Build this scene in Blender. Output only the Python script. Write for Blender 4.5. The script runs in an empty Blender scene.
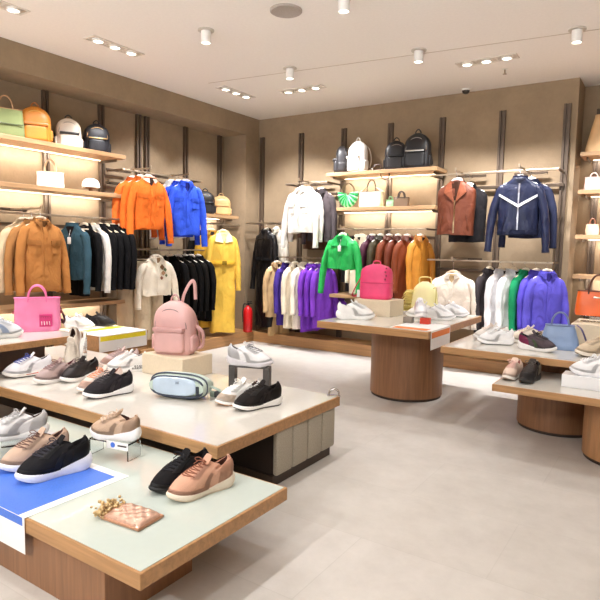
import bpy, bmesh, math, random
from mathutils import Vector, Matrix, noise, Euler

SC = bpy.context.scene
COL = SC.collection
PI = math.pi
R = math.radians
random.seed(7)

# ------------------------------------------------------------------ materials
def lin(c):
    out = []
    for v in c:
        v = v / 255.0
        out.append(v / 12.92 if v <= 0.04045 else ((v + 0.055) / 1.055) ** 2.4)
    return (out[0], out[1], out[2], 1.0)

_mats = {}
def base_mat(name):
    m = bpy.data.materials.new(name)
    m.use_nodes = True
    nt = m.node_tree
    return m, nt, nt.nodes['Principled BSDF']

def M(rgb, rough=0.6, metal=0.0, bump=0.0, scale=120.0, var=0.08, kind='plain', emit=0.0, trans=0.0, sheen=0.0, coat=0.0, spec=None):
    key = (tuple(rgb), rough, metal, bump, scale, var, kind, emit, trans, sheen, coat, spec)
    if key in _mats:
        return _mats[key]
    m, nt, b = base_mat('%s_%d_%d_%d' % ((kind,) + tuple(int(v) for v in rgb)))
    c = lin(rgb)
    b.inputs['Roughness'].default_value = rough
    b.inputs['Metallic'].default_value = metal
    if trans:
        b.inputs['Transmission Weight'].default_value = trans
        b.inputs['IOR'].default_value = 1.45
    if spec is not None:
        b.inputs['Specular IOR Level'].default_value = spec
    if sheen:
        b.inputs['Sheen Weight'].default_value = sheen
    if coat:
        b.inputs['Coat Weight'].default_value = coat
        b.inputs['Coat Roughness'].default_value = 0.06
    if emit:
        b.inputs['Emission Color'].default_value = c
        b.inputs['Emission Strength'].default_value = emit
    tc = nt.nodes.new('ShaderNodeTexCoord')
    mp = nt.nodes.new('ShaderNodeMapping')
    nt.links.new(tc.outputs['Object'], mp.inputs['Vector'])
    nz = nt.nodes.new('ShaderNodeTexNoise')
    nz.inputs['Scale'].default_value = scale if kind == 'plain' else 6
    nz.inputs['Detail'].default_value = 3
    nt.links.new(mp.outputs['Vector'], nz.inputs['Vector'])
    rp = nt.nodes.new('ShaderNodeValToRGB')
    d = tuple(max(0, v * (1 - var)) for v in c[:3]) + (1,)
    l = tuple(min(1, v * (1 + var)) for v in c[:3]) + (1,)
    rp.color_ramp.elements[0].position = 0.3; rp.color_ramp.elements[0].color = d
    rp.color_ramp.elements[1].position = 0.7; rp.color_ramp.elements[1].color = l
    nt.links.new(nz.outputs['Fac'], rp.inputs['Fac'])
    nt.links.new(rp.outputs['Color'], b.inputs['Base Color'])
    if kind == 'fabric':
        n2 = nt.nodes.new('ShaderNodeTexNoise'); n2.inputs['Scale'].default_value = scale
        nt.links.new(mp.outputs['Vector'], n2.inputs['Vector'])
        src = n2
    elif kind == 'quilt':
        n2 = nt.nodes.new('ShaderNodeTexWave'); n2.inputs['Scale'].default_value = scale
        nt.links.new(mp.outputs['Vector'], n2.inputs['Vector'])
        src = n2
    else:
        src = nz
    if kind == 'cloth':
        n2 = nt.nodes.new('ShaderNodeTexNoise'); n2.inputs['Scale'].default_value = scale
        nt.links.new(mp.outputs['Vector'], n2.inputs['Vector'])
        n3 = nt.nodes.new('ShaderNodeTexNoise'); n3.inputs['Scale'].default_value = 11; n3.inputs['Detail'].default_value = 2
        n3.inputs['Distortion'].default_value = 1.2
        m3 = nt.nodes.new('ShaderNodeMapping'); m3.inputs['Scale'].default_value = (1.0, 1.0, .55)
        nt.links.new(tc.outputs['Object'], m3.inputs['Vector']); nt.links.new(m3.outputs['Vector'], n3.inputs['Vector'])
        b3 = nt.nodes.new('ShaderNodeBump'); b3.inputs['Strength'].default_value = 0.75; b3.inputs['Distance'].default_value = 0.02
        nt.links.new(n3.outputs['Fac'], b3.inputs['Height'])
        b2 = nt.nodes.new('ShaderNodeBump'); b2.inputs['Strength'].default_value = bump; b2.inputs['Distance'].default_value = 0.004
        nt.links.new(n2.outputs['Fac'], b2.inputs['Height']); nt.links.new(b3.outputs['Normal'], b2.inputs['Normal'])
        nt.links.new(b2.outputs['Normal'], b.inputs['Normal'])
    elif bump:
        bp = nt.nodes.new('ShaderNodeBump'); bp.inputs['Strength'].default_value = bump
        bp.inputs['Distance'].default_value = 0.004
        nt.links.new(src.outputs['Fac'], bp.inputs['Height'])
        nt.links.new(bp.outputs['Normal'], b.inputs['Normal'])
    _mats[key] = m
    return m

def fab(rgb, rough=0.8, bump=0.35): return M(rgb, rough, 0, bump, 260, 0.10, 'fabric', spec=.15)
def leather(rgb, rough=0.38): return M(rgb, rough, 0, 0.25, 90, 0.10, 'fabric')
def cloth(rgb, rough=0.8): return M(rgb, rough, 0, 0.35, 260, 0.12, 'cloth', spec=.12)
def hide(rgb, rough=0.4): return M(rgb, rough, 0, 0.25, 90, 0.12, 'cloth', spec=.32)
def knit(rgb): return M(rgb, 0.8, 0, 0.5, 420, 0.10, 'fabric', spec=.2)
def rubber(rgb): return M(rgb, 0.55, 0, 0.05, 60, 0.03)
def metal(rgb, rough=0.35): return M(rgb, rough, 1.0, 0.0, 40, 0.05)
def plastic(rgb, rough=0.4): return M(rgb, rough, 0, 0.0, 30, 0.03)

def wood(rgb, axis='z', name='wood'):
    key = ('wood', tuple(rgb), axis)
    if key in _mats: return _mats[key]
    m, nt, b = base_mat(name)
    c = lin(rgb)
    tc = nt.nodes.new('ShaderNodeTexCoord'); mp = nt.nodes.new('ShaderNodeMapping')
    s = {'z': (28, 28, 1.6), 'x': (1.6, 28, 28), 'y': (28, 1.6, 28)}[axis]
    mp.inputs['Scale'].default_value = s
    nt.links.new(tc.outputs['Object'], mp.inputs['Vector'])
    nz = nt.nodes.new('ShaderNodeTexNoise'); nz.inputs['Scale'].default_value = 1.6
    nz.inputs['Detail'].default_value = 6; nz.inputs['Distortion'].default_value = 0.6
    nt.links.new(mp.outputs['Vector'], nz.inputs['Vector'])
    rp = nt.nodes.new('ShaderNodeValToRGB')
    rp.color_ramp.elements[0].position = 0.25
    rp.color_ramp.elements[0].color = tuple(v * 0.72 for v in c[:3]) + (1,)
    rp.color_ramp.elements[1].position = 0.75
    rp.color_ramp.elements[1].color = tuple(min(1, v * 1.18) for v in c[:3]) + (1,)
    nt.links.new(nz.outputs['Fac'], rp.inputs['Fac'])
    nt.links.new(rp.outputs['Color'], b.inputs['Base Color'])
    b.inputs['Roughness'].default_value = 0.42
    bp = nt.nodes.new('ShaderNodeBump'); bp.inputs['Strength'].default_value = 0.12
    bp.inputs['Distance'].default_value = 0.002
    nt.links.new(nz.outputs['Fac'], bp.inputs['Height']); nt.links.new(bp.outputs['Normal'], b.inputs['Normal'])
    _mats[key] = m
    return m

def plaster(rgb, name, var=0.14, scale=3.0):
    m, nt, b = base_mat(name)
    c = lin(rgb)
    tc = nt.nodes.new('ShaderNodeTexCoord')
    n1 = nt.nodes.new('ShaderNodeTexNoise'); n1.inputs['Scale'].default_value = scale; n1.inputs['Detail'].default_value = 8
    n1.inputs['Roughness'].default_value = 0.7
    nt.links.new(tc.outputs['Object'], n1.inputs['Vector'])
    rp = nt.nodes.new('ShaderNodeValToRGB')
    rp.color_ramp.elements[0].position = 0.3
    rp.color_ramp.elements[0].color = tuple(v * (1 - var) for v in c[:3]) + (1,)
    rp.color_ramp.elements[1].position = 0.7
    rp.color_ramp.elements[1].color = tuple(min(1, v * (1 + var)) for v in c[:3]) + (1,)
    nt.links.new(n1.outputs['Fac'], rp.inputs['Fac']); nt.links.new(rp.outputs['Color'], b.inputs['Base Color'])
    b.inputs['Roughness'].default_value = 0.85
    bp = nt.nodes.new('ShaderNodeBump'); bp.inputs['Strength'].default_value = 0.2; bp.inputs['Distance'].default_value = 0.01
    n2 = nt.nodes.new('ShaderNodeTexNoise'); n2.inputs['Scale'].default_value = 24; n2.inputs['Detail'].default_value = 5
    nt.links.new(tc.outputs['Object'], n2.inputs['Vector'])
    nt.links.new(n2.outputs['Fac'], bp.inputs['Height']); nt.links.new(bp.outputs['Normal'], b.inputs['Normal'])
    return m

def floor_mat():
    m, nt, b = base_mat('stone_tile_floor')
    tc = nt.nodes.new('ShaderNodeTexCoord'); mp = nt.nodes.new('ShaderNodeMapping')
    nt.links.new(tc.outputs['Object'], mp.inputs['Vector'])
    br = nt.nodes.new('ShaderNodeTexBrick')
    br.inputs['Scale'].default_value = 1.0
    br.inputs['Brick Width'].default_value = 1.2; br.inputs['Row Height'].default_value = 0.6
    br.inputs['Mortar Size'].default_value = 0.0025
    br.inputs['Color1'].default_value = lin((208, 202, 195)); br.inputs['Color2'].default_value = lin((203, 197, 189))
    br.inputs['Mortar'].default_value = lin((198, 192, 184))
    nt.links.new(mp.outputs['Vector'], br.inputs['Vector'])
    n1 = nt.nodes.new('ShaderNodeTexNoise'); n1.inputs['Scale'].default_value = 4.5; n1.inputs['Detail'].default_value = 9
    n1.inputs['Roughness'].default_value = 0.72
    nt.links.new(tc.outputs['Object'], n1.inputs['Vector'])
    rp = nt.nodes.new('ShaderNodeValToRGB')
    rp.color_ramp.elements[0].position = 0.3; rp.color_ramp.elements[0].color = (0.84, 0.83, 0.82, 1)
    rp.color_ramp.elements[1].position = 0.7; rp.color_ramp.elements[1].color = (1, 1, 1, 1)
    nt.links.new(n1.outputs['Fac'], rp.inputs['Fac'])
    mx = nt.nodes.new('ShaderNodeMix'); mx.data_type = 'RGBA'; mx.blend_type = 'MULTIPLY'
    mx.inputs['Factor'].default_value = 1.0
    nt.links.new(br.outputs['Color'], mx.inputs['A']); nt.links.new(rp.outputs['Color'], mx.inputs['B'])
    nt.links.new(mx.outputs['Result'], b.inputs['Base Color'])
    b.inputs['Roughness'].default_value = 0.5
    return m

# ------------------------------------------------------------------ object helpers
def new_obj(name, bm, mat, parent=None, smooth=True, loc=None, rot=None):
    bmesh.ops.recalc_face_normals(bm, faces=bm.faces)
    me = bpy.data.meshes.new(name)
    bm.to_mesh(me); bm.free()
    if isinstance(mat, (list, tuple)):
        for m in mat: me.materials.append(m)
    else:
        me.materials.append(mat)
    if smooth:
        for p in me.polygons: p.use_smooth = True
        try: me.set_sharp_from_angle(angle=R(42))
        except Exception: pass
    o = bpy.data.objects.new(name, me)
    COL.objects.link(o)
    if parent: o.parent = parent
    if loc: o.location = loc
    if rot: o.rotation_euler = rot
    return o

def thing(name, label, cat, loc=(0, 0, 0), rot=0, group=None):
    o = bpy.data.objects.new(name, None)
    o.empty_display_size = 0.05
    COL.objects.link(o)
    o.location = loc
    o.rotation_euler = rot if isinstance(rot, (tuple, Euler)) else (0, 0, R(rot))
    o['label'] = label; o['category'] = cat
    if group: o['group'] = group
    return o

def tag(o, label, cat, group=None):
    o['label'] = label; o['category'] = cat
    if group: o['group'] = group
    return o

def struct(name, bm, mat, smooth=False):
    o = new_obj(name, bm, mat, smooth=smooth); o['kind'] = 'structure'
    return o

def dup(root, loc, rot=None, label=None, group=None):
    r = root.copy(); COL.objects.link(r); r.location = loc
    if rot is not None: r.rotation_euler = (0, 0, R(rot))
    if label: r['label'] = label
    if group: r['group'] = group
    for ch in list(root.children):
        c = ch.copy(); COL.objects.link(c); c.parent = r
        for g in list(ch.children):
            d = g.copy(); COL.objects.link(d); d.parent = c
    return r

def NB(): return bmesh.new()

def box(bm, x0, x1, y0, y1, z0, z1, bev=0.0, mi=0):
    vs = [bm.verts.new(p) for p in ((x0, y0, z0), (x1, y0, z0), (x1, y1, z0), (x0, y1, z0), (x0, y0, z1), (x1, y0, z1), (x1, y1, z1), (x0, y1, z1))]
    fs = [bm.faces.new([vs[i] for i in f]) for f in ((3, 2, 1, 0), (4, 5, 6, 7), (0, 1, 5, 4), (1, 2, 6, 5), (2, 3, 7, 6), (3, 0, 4, 7))]
    for f in fs: f.material_index = mi
    if bev:
        es = list({e for f in fs for e in f.edges})
        bmesh.ops.bevel(bm, geom=es, offset=bev, segments=2, affect='EDGES', profile=0.5)
    return bm

def loft(bm, rings, cap0=True, cap1=True, closed=True, mi=0):
    vs = [[bm.verts.new(p) for p in r] for r in rings]
    n = len(vs[0])
    for a, b in zip(vs, vs[1:]):
        for i in range(n if closed else n - 1):
            j = (i + 1) % n
            f = bm.faces.new((a[i], a[j], b[j], b[i])); f.material_index = mi
    if closed:
        if cap0: bm.faces.new(vs[0][::-1]).material_index = mi
        if cap1: bm.faces.new(vs[-1]).material_index = mi
    return vs

def tube(bm, pts, rad, n=8, cap=True, flat=1.0):
    pts = [Vector(p) for p in pts]
    k = len(pts)
    rads = rad if isinstance(rad, (list, tuple)) else [rad] * k
    rings = []
    up = None
    for i, p in enumerate(pts):
        t = (pts[min(i + 1, k - 1)] - pts[max(i - 1, 0)])
        if t.length < 1e-9: t = Vector((0, 0, 1))
        t.normalize()
        if up is None:
            up = Vector((0, 0, 1)) if abs(t.z) < 0.9 else Vector((0, 1, 0))
        s = t.cross(up)
        if s.length < 1e-6: s = t.orthogonal()
        s.normalize(); up = s.cross(t).normalized()
        rings.append([p + rads[i] * (math.cos(2 * PI * j / n) * s + flat * math.sin(2 * PI * j / n) * up) for j in range(n)])
    loft(bm, rings, cap, cap)
    return bm

def arc(c, rx, rz, a0, a1, n=12, y=0.0):
    return [(c[0] + rx * math.cos(a0 + (a1 - a0) * i / n), c[1] + y, c[2] + rz * math.sin(a0 + (a1 - a0) * i / n)) for i in range(n + 1)]

def smooth_path(pts, k=6):
    P = [Vector(p) for p in pts]
    P = [P[0] * 2 - P[1]] + P + [P[-1] * 2 - P[-2]]
    out = []
    for i in range(1, len(P) - 2):
        for s in range(k):
            t = s / k
            a, b, c, d = P[i - 1], P[i], P[i + 1], P[i + 2]
            out.append(0.5 * ((2 * b) + (c - a) * t + (2 * a - 5 * b + 4 * c - d) * t * t + (3 * b - a - 3 * c + d) * t ** 3))
    out.append(P[-2])
    return out

def cyl(bm, x, y, z0, z1, r, n=32, r1=None):
    r1 = r if r1 is None else r1
    loft(bm, [[(x + q * math.cos(2 * PI * i / n), y + q * math.sin(2 * PI * i / n), z) for i in range(n)] for z, q in ((z0, r), (z1, r1))])
    return bm

def sell(w, d, z, n=28, p=2.6, cx=0, cy=0):
    r = []
    for i in range(n):
        a = 2 * PI * i / n
        c, s = math.cos(a), math.sin(a)
        r.append(Vector((cx + w * math.copysign(abs(c) ** (2 / p), c), cy + d * math.copysign(abs(s) ** (2 / p), s), z)))
    return r

def interp(tab, z):
    if z <= tab[0][0]: return tab[0][1:]
    for a, b in zip(tab, tab[1:]):
        if z <= b[0]:
            t = (z - a[0]) / (b[0] - a[0])
            return tuple(u + (v - u) * t for u, v in zip(a[1:], b[1:]))
    return tab[-1][1:]

# ------------------------------------------------------------------ palette
WOOD = wood((176, 132, 86), 'x', 'oak_veneer_x')
WOODY = wood((176, 132, 86), 'y', 'oak_veneer_y')
WOODV = wood((142, 100, 68), 'z', 'oak_veneer_dark')
SHELFW = wood((186, 148, 108), 'x', 'shelf_oak')
SHELFWY = wood((205, 170, 130), 'y', 'shelf_oak_y')
BRONZE = M((92, 76, 62), 0.5, 0.2, 0, 40, 0.05)
STEEL = M((176, 160, 140), 0.35, 0.85, 0, 40, 0.04)
DARKSTEEL = M((92, 78, 66), 0.4, 0.7, 0, 40, 0.05)
WHITEP = M((236, 232, 226), 0.5, 0, 0, 30, 0.02)
CARD = M((240, 238, 236), 0.6, 0, 0, 30, 0.01)
GLASS_TOP = M((196, 206, 198), 0.12, 0, 0, 30, 0.01, coat=0.3)
STONE_TOP = M((214, 209, 199), 0.14, 0, 0, 30, 0.02, coat=0.3)
ACRYL = M((244, 248, 250), 0.04, 0, 0, 30, 0.0, trans=1.0)
CREAM = M((222, 206, 180), 0.7, 0, 0.05, 60, 0.03)
GOLD = metal((214, 170, 96), 0.3)
CHROME = metal((205, 205, 205), 0.2)

# ------------------------------------------------------------------ the room
H = 3.3
XL, XR0, YB = -5.42, -1.035, 7.0          # face of the left wall, end of the back wall, face of the back wall
XREC, SOFF, YREC = -5.85, 3.03, 6.68       # back of the left recess, underside of its soffit, end of the recess
XRR, YN, YF = 3.2, 7.42, -4.0

bm = NB(); box(bm, XL - 0.7, XRR, -1.6, YN + 0.1, -0.1, 0)  # cut short behind the viewer so the world light reaches the ceiling
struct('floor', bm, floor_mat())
bm = NB(); box(bm, XL - 0.7, XRR, YF, YN + 0.1, H, H + 0.1)
struct('ceiling', bm, M((236, 229, 221), 0.9, 0, 0.03, 40, 0.02))
WALLM = plaster((148, 127, 101), 'taupe_plaster')
bm = NB()
box(bm, XREC - 0.1, XREC, YF, YREC, 0, H)                 # back of the recess
box(bm, XREC, XL, YF, YREC, SOFF, H)                      # soffit over the recess
box(bm, XREC - 0.1, XL, YREC, YB + 0.1, 0, H)             # corner pier
struct('wall_left', bm, WALLM)
bm = NB()
box(bm, XL, XR0, YB, YN, 0, H)
struct('wall_back', bm, WALLM)
bm = NB()
box(bm, XR0, XRR, YN, YN + 0.1, 0, H)
struct('wall_niche', bm, WALLM)
bm = NB()
box(bm, XRR, XRR + 0.1, YF, YN + 0.1, 0, H)
struct('wall_right', bm, WALLM)
bm = NB(); box(bm, XREC + 0.005, -5.2, 2.0, YREC - 0.003, 0.002, 0.15, 0.004)
struct('trim_1', bm, WOODY)
bm = NB(); box(bm, -5.19, XR0 - 0.01, 6.62, YB - 0.003, 0.002, 0.15, 0.004)
struct('trim_2', bm, WOOD)
bm = NB(); box(bm, XR0 + 0.01, 1.2, 7.0, YN - 0.003, 0.002, 0.15, 0.004)
struct('trim_3', bm, WOOD)
bm = NB()
box(bm, -4.75, XRR, 5.145, 5.157, H - 0.0025, H - 0.0002)
bmesh.ops.rotate(bm, verts=bm.verts, cent=(-4.75, 5.145, 0), matrix=Matrix.Rotation(R(6.3), 3, 'Z'))
o = struct('trim_4', bm, M((196, 182, 166), 0.9))          # expansion seam across the ceiling
o.rotation_euler = (0, 0, 0)

# ------------------------------------------------------------------ ceiling fittings
LAMP = M((255, 244, 226), 0.5, emit=6.0)
def spot(parent, loc, target, power, size=105, blend=0.5, rad=0.05, col=(0.985, 0.985, 1.0)):
    L = bpy.data.lights.new('bulb', 'SPOT'); L.energy = power; L.spot_size = R(size); L.spot_blend = blend
    L.shadow_soft_size = rad; L.color = col
    o = bpy.data.objects.new('bulb', L); COL.objects.link(o)
    o.parent = parent; o.location = loc
    d = Vector(target) - (Vector(loc) + Vector(parent.location))
    o.rotation_euler = d.to_track_quat('-Z', 'Y').to_euler()
    return o

PW_D, PW_T = 24, 135
WD, WU = 5.0, 0.2  # strength of the added world fill, from below and from above
def downlight(x, y, label, power=PW_D):
    t = thing('downlight', label, 'ceiling light', (x, y, H), 0, 'white cylinder downlights')
    bm = NB(); cyl(bm, 0, 0, -0.010, -.0003, 0.072, 32); new_obj('mounting_plate', bm, M((196, 186, 174), 0.5), t)
    bm = NB(); n = 28
    loft(bm, [[(q * math.cos(2 * PI * i / n), q * math.sin(2 * PI * i / n), z) for i in range(n)] for z, q in ((-0.012, .044), (-0.11, .044), (-0.115, .040), (-0.105, .035))], True, False)
    new_obj('lamp_body', bm, WHITEP, t)
    bm = NB(); cyl(bm, 0, 0, -0.108, -0.102, 0.035, 24); new_obj('lens', bm, LAMP, t)
    spot(t, (0, 0, -0.13), (x, y, 0), power, 92, 0.55, 0.045)
    return t
def triple(x, y, ax, aim, label, power=PW_T):
    t = thing('recessed_spotlight', label, 'ceiling light', (x, y, H), 0 if ax == 'x' else 90, 'recessed ceiling spotlight strips')
    bm = NB()
    for (a, b, c, d) in ((-.3, .3, -.075, -.06), (-.3, .3, .06, .075), (-.3, -.285, -.06, .06), (.285, .3, -.06, .06), (-.107, -.093, -.06, .06), (.093, .107, -.06, .06)):
        box(bm, a, b, c, d, -0.010, -0.0005)
    new_obj('frame', bm, M((214, 204, 192), 0.5), t, False)
    bm = NB(); box(bm, -.285, .285, -.06, .06, -.003, -.0005); new_obj('recess_plate', bm, M((200, 188, 174), 0.6), t, False)
    for k in (-1, 0, 1):
        bm = NB(); n = 20
        loft(bm, [[(k * .196 + q * math.cos(2 * PI * i / n), q * math.sin(2 * PI * i / n), z) for i in range(n)] for z, q in ((-.003, .055), (-.02, .055), (-.022, .045), (-.012, .04))], True, False)
        h = new_obj('lamp_head', bm, WHITEP, t)
        bm = NB(); cyl(bm, k * .196, 0, -.0165, -.0125, .04, 20); new_obj('lens', bm, LAMP, h)
        dx, dy = (k * .196, 0)
        wx, wy = (x + dx, y) if ax == 'x' else (x, y + dx)
        L = spot(t, (dx, 0, -.05), (0, 0, 0), power, 78, 0.6, 0.035)
        d = Vector(aim[k + 1]) - Vector((wx, wy, H - .05))
        if ax != 'x': d.rotate(Euler((0, 0, R(-90))))
        L.rotation_euler = d.to_track_quat('-Z', 'Y').to_euler()
    return t

downlight(-3.63, 3.90, 'white cylinder downlight on the ceiling left of the round speaker')
downlight(-3.595, 5.16, 'small white cylinder downlight at the left end of the ceiling seam')
downlight(-2.25, 3.93, 'white cylinder downlight cut off by the top edge, right of the speaker')
downlight(-2.21, 5.32, 'white cylinder downlight above the middle of the back wall shelves')
downlight(-0.857, 5.50, 'white cylinder downlight nearest the upper right corner')
for x, y, nm, pw in ((-3.6, 2.64, 'second left table', 26), (-2.2, 2.64, 'second table', 40), (-.86, 2.64, 'middle of the aisle', 8), (-3.6, 1.35, 'far left of the front table', 26), (-2.2, 1.35, 'front table', 40), (-.86, 1.35, 'near aisle', 5),
                     (-2.2, .05, 'floor left of the viewer', 20), (-.86, .05, 'floor beside the viewer', 8), (-.86, 3.9, 'aisle by the lowest table', 30), (.5, 3.9, 'right end of the lowest table', 26), (.5, 2.64, 'right side of the aisle', 8), (.5, 5.4, 'right end of the long table', 26)):
    downlight(x, y, 'white cylinder downlight out of the picture over the ' + nm, pw)
for x, y, aim, nm, pw in ((-2.2, -2.55, (-.9, 2.3, 0), 'floor behind the viewer, left', 400), (-.86, -1.25, (-.9, 3.2, 0), 'floor behind the viewer', 60)):
    t = downlight(x, y, 'white cylinder downlight out of the picture, above the ' + nm, pw)
    L = [c for c in t.children if c.type == 'LIGHT'][0]
    L.data.spot_size = R(70)
    L.rotation_euler = (Vector(aim) - Vector((x, y, H - .15))).to_track_quat('-Z', 'Y').to_euler()
triple(-4.68, 2.55, 'y', [(-5.3, 2.2, 1.2), (-4.3, 2.6, .4), (-5.5, 3.2, 1.4)], 'recessed spotlight strip cut off at the upper left corner of the ceiling', 70)
triple(-4.68, 3.76, 'y', [(-5.5, 3.3, 1.3), (-3.6, 3.5, .3), (-5.5, 4.4, 1.4)], 'recessed strip of three spotlights above the left wall backpacks', 110)
triple(-4.72, 5.62, 'y', [(-5.6, 5.0, 1.5), (-4.6, 6.9, 1.3), (-5.6, 6.2, 1.4)], 'recessed spotlight strip left of the ceiling seam, near the room corner')
triple(-3.93, 5.90, 'x', [(-4.7, 6.9, .9), (-3.7, 6.9, .9), (-3.1, 6.9, .9)], 'recessed spotlight strip above the white jacket on the back wall')
triple(-1.74, 5.93, 'x', [(-2.5, 6.9, .9), (-1.7, 6.9, .9), (-1.1, 6.9, .9)], 'recessed spotlight strip above the navy jacket')
triple(-0.3, 5.93, 'x', [(-.9, 6.2, .6), (-.3, 7.2, 1.2), (.3, 7.2, 1.4)], 'recessed spotlight strip at the right edge of the ceiling')

bm = NB(); n = 40
loft(bm, [[(q * math.cos(2 * PI * i / n), q * math.sin(2 * PI * i / n), z) for i in range(n)] for z, q in ((0, .13), (-.012, .13), (-.018, .12), (-.014, .112), (-.012, .02))])
o = new_obj('ceiling_speaker', bm, M((168, 156, 146), 0.7), None, loc=(-2.775, 3.913, H - .0005)); tag(o, 'round grey speaker set flush in the ceiling', 'speaker')
t = thing('smoke_detector', 'small dark dome sensor on the ceiling edge above the back wall', 'sensor', (-2.236, 6.85, H))
bm = NB(); cyl(bm, 0, 0, -.02, -.0005, .05, 24); new_obj('mounting_plate', bm, WHITEP, t)
bm = NB(); loft(bm, [[(q * math.cos(2 * PI * i / 20), q * math.sin(2 * PI * i / 20), z) for i in range(20)] for z, q in ((-.02, .045), (-.04, .04), (-.055, .025), (-.06, .008))]); new_obj('dome', bm, plastic((50, 45, 40)), t)
t = thing('sprinkler', 'tiny ceiling sprinkler head above the navy jacket', 'sprinkler', (-1.656, 6.309, H))
bm = NB(); cyl(bm, 0, 0, -.006, -.0005, .028, 20); new_obj('escutcheon', bm, WHITEP, t)
bm = NB(); cyl(bm, 0, 0, -.05, -.006, .009, 10); cyl(bm, 0, 0, -.054, -.05, .022, 14); new_obj('sprinkler_head', bm, STEEL, t)

# ------------------------------------------------------------------ wall uprights, rails, shelves
def upright(x, y, face, label, z0=.152, z1=3.03):
    t = thing('wall_upright', label, 'wall rail', (x, y, 0), 0 if face == 'y' else 90, 'dark metal wall uprights')
    bm = NB()
    box(bm, -.035, -.011, -.04, -.003, z0, z1); box(bm, .011, .035, -.04, -.003, z0, z1); box(bm, -.011, .011, -.022, -.003, z0, z1)
    new_obj('channel', bm, BRONZE, t, False)
    return t
ordn = ['first', 'second', 'third', 'fourth', 'fifth', 'sixth', 'seventh']
YU = [3.05, 3.75, 4.47, 5.03, 5.17, 5.865, 6.57]
for i, y in enumerate(YU):
    upright(XREC, y, 'x', 'dark metal upright on the left wall, %s from the left' % ordn[i])
XU = [-5.34, -4.64, -3.94, -3.245, -2.55, -1.83, -1.135]
for i, x in enumerate(XU):
    upright(x, YB, 'y', 'dark metal upright on the back wall, %s from the room corner' % ordn[i])
upright(-0.86, YN, 'y', 'dark metal upright in the niche behind the right end of the back wall')
upright(0.55, YN, 'y', 'dark metal upright at the far side of the niche, out of the picture')

def rail(wall, a0, a1, z, out, label, dz=-.10):
    # front bar, rear bar on the wall and two bracket arms
    L = a1 - a0
    loc = ((a0 + a1) / 2, YB, z) if wall == 'y' else (XREC, (a0 + a1) / 2, z)
    t = thing('hanging_rail', label, 'clothes rail', loc, 0 if wall == 'y' else 90)
    h = L / 2
    bm = NB(); box(bm, -h, h, -out - .012, -out + .012, -.01, .01, .003); new_obj('front_bar', bm, STEEL, t, False)
    bm = NB(); box(bm, -h, h, -.075, -.05, dz - .018, dz + .018, .003); new_obj('rear_bar', bm, DARKSTEEL, t, False)
    for s in (-1, 1):
        bm = NB(); box(bm, s * (h - .01) - .006, s * (h - .01) + .006, -out + .012, -.041, -.012, .012, .002)
        new_obj('bracket', bm, DARKSTEEL, t, False)
    return t
def arm(wall, a, z, out, label, r=.007):  # single face-out display arm for garments, fixed to the wall
    loc = (a, YB, z) if wall == 'y' else (XREC, a, z)
    t = thing('display_arm', label, 'garment arm', loc, 0 if wall == 'y' else 90)
    bm = NB(); box(bm, -.009, .009, -out, -.05, -.009, .009, .002); box(bm, -.009, .009, -out - .012, -out, -.009, .03, .002)
    new_obj('bar', bm, STEEL, t, False)
    bm = NB(); box(bm, -.18, .18, -.09, -.07, -.014, .014, .003); new_obj('cross_bar', bm, DARKSTEEL, t, False)
    return t
LED = M((255, 234, 206), 0.5, emit=3.0)
def shelf(wall, a0, a1, z, depth, label, led=True, base=None, th=.045, ledp=5):
    L = a1 - a0; h = L / 2
    if base is None: base = YB if wall == 'y' else XREC
    loc = ((a0 + a1) / 2, base, z) if wall == 'y' else (base, (a0 + a1) / 2, z)
    t = thing('wall_shelf', label, 'shelf', loc, 0 if wall == 'y' else 90)
    bm = NB(); box(bm, -h, h, -depth, -.045, -th, 0, .003); new_obj('board', bm, SHELFW, t, False)
    for s in (-1, 1):
        bm = NB(); box(bm, s * (h - .06) - .005, s * (h - .06) + .005, -depth * .8, -.041, -th - .03, -th, .002); new_obj('bracket', bm, DARKSTEEL, t, False)
    if led:
        bm = NB(); box(bm, -h + .09, h - .09, -.078, -.062, -th - .006, -th, .001); s = new_obj('light_strip', bm, LED, t, False)
        A = bpy.data.lights.new('strip_light', 'AREA'); A.shape = 'RECTANGLE'; A.size = L - .2; A.size_y = .02
        A.energy = ledp * L; A.color = (1, .94, .86)
        lo = bpy.data.objects.new('strip_light', A); COL.objects.link(lo); lo.parent = t
        lo.location = (0, -.12, -th - .010); lo.rotation_euler = (R(25), 0, 0)
    return t
# left wall
shelf('x', 1.6, 4.50, 2.42, .42, 'long top oak shelf on the left wall carrying backpacks')
shelf('x', 1.6, 4.50, 1.97, .42, 'second oak shelf on the left wall carrying a white handbag')
shelf('x', 1.6, 4.50, .745, .42, 'low oak shelf under the tan and black jackets on the left wall')
shelf('x', 5.87, 6.60, 1.84, .38, 'short oak shelf near the room corner carrying two backpacks')
rail('x', 1.6, 4.50, 1.68, .42, 'long metal clothes rail below the left wall shelves')
rail('x', 4.52, 5.85, 2.27, .34, 'metal rail above the orange and blue jackets', -.14)
rail('x', 4.52, 5.87, 1.335, .40, 'low metal clothes rail under the orange and blue jackets')
rail('x', 5.87, 6.60, 1.70, .40, 'short metal rail under the corner shelf holding the yellow coats')
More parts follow.
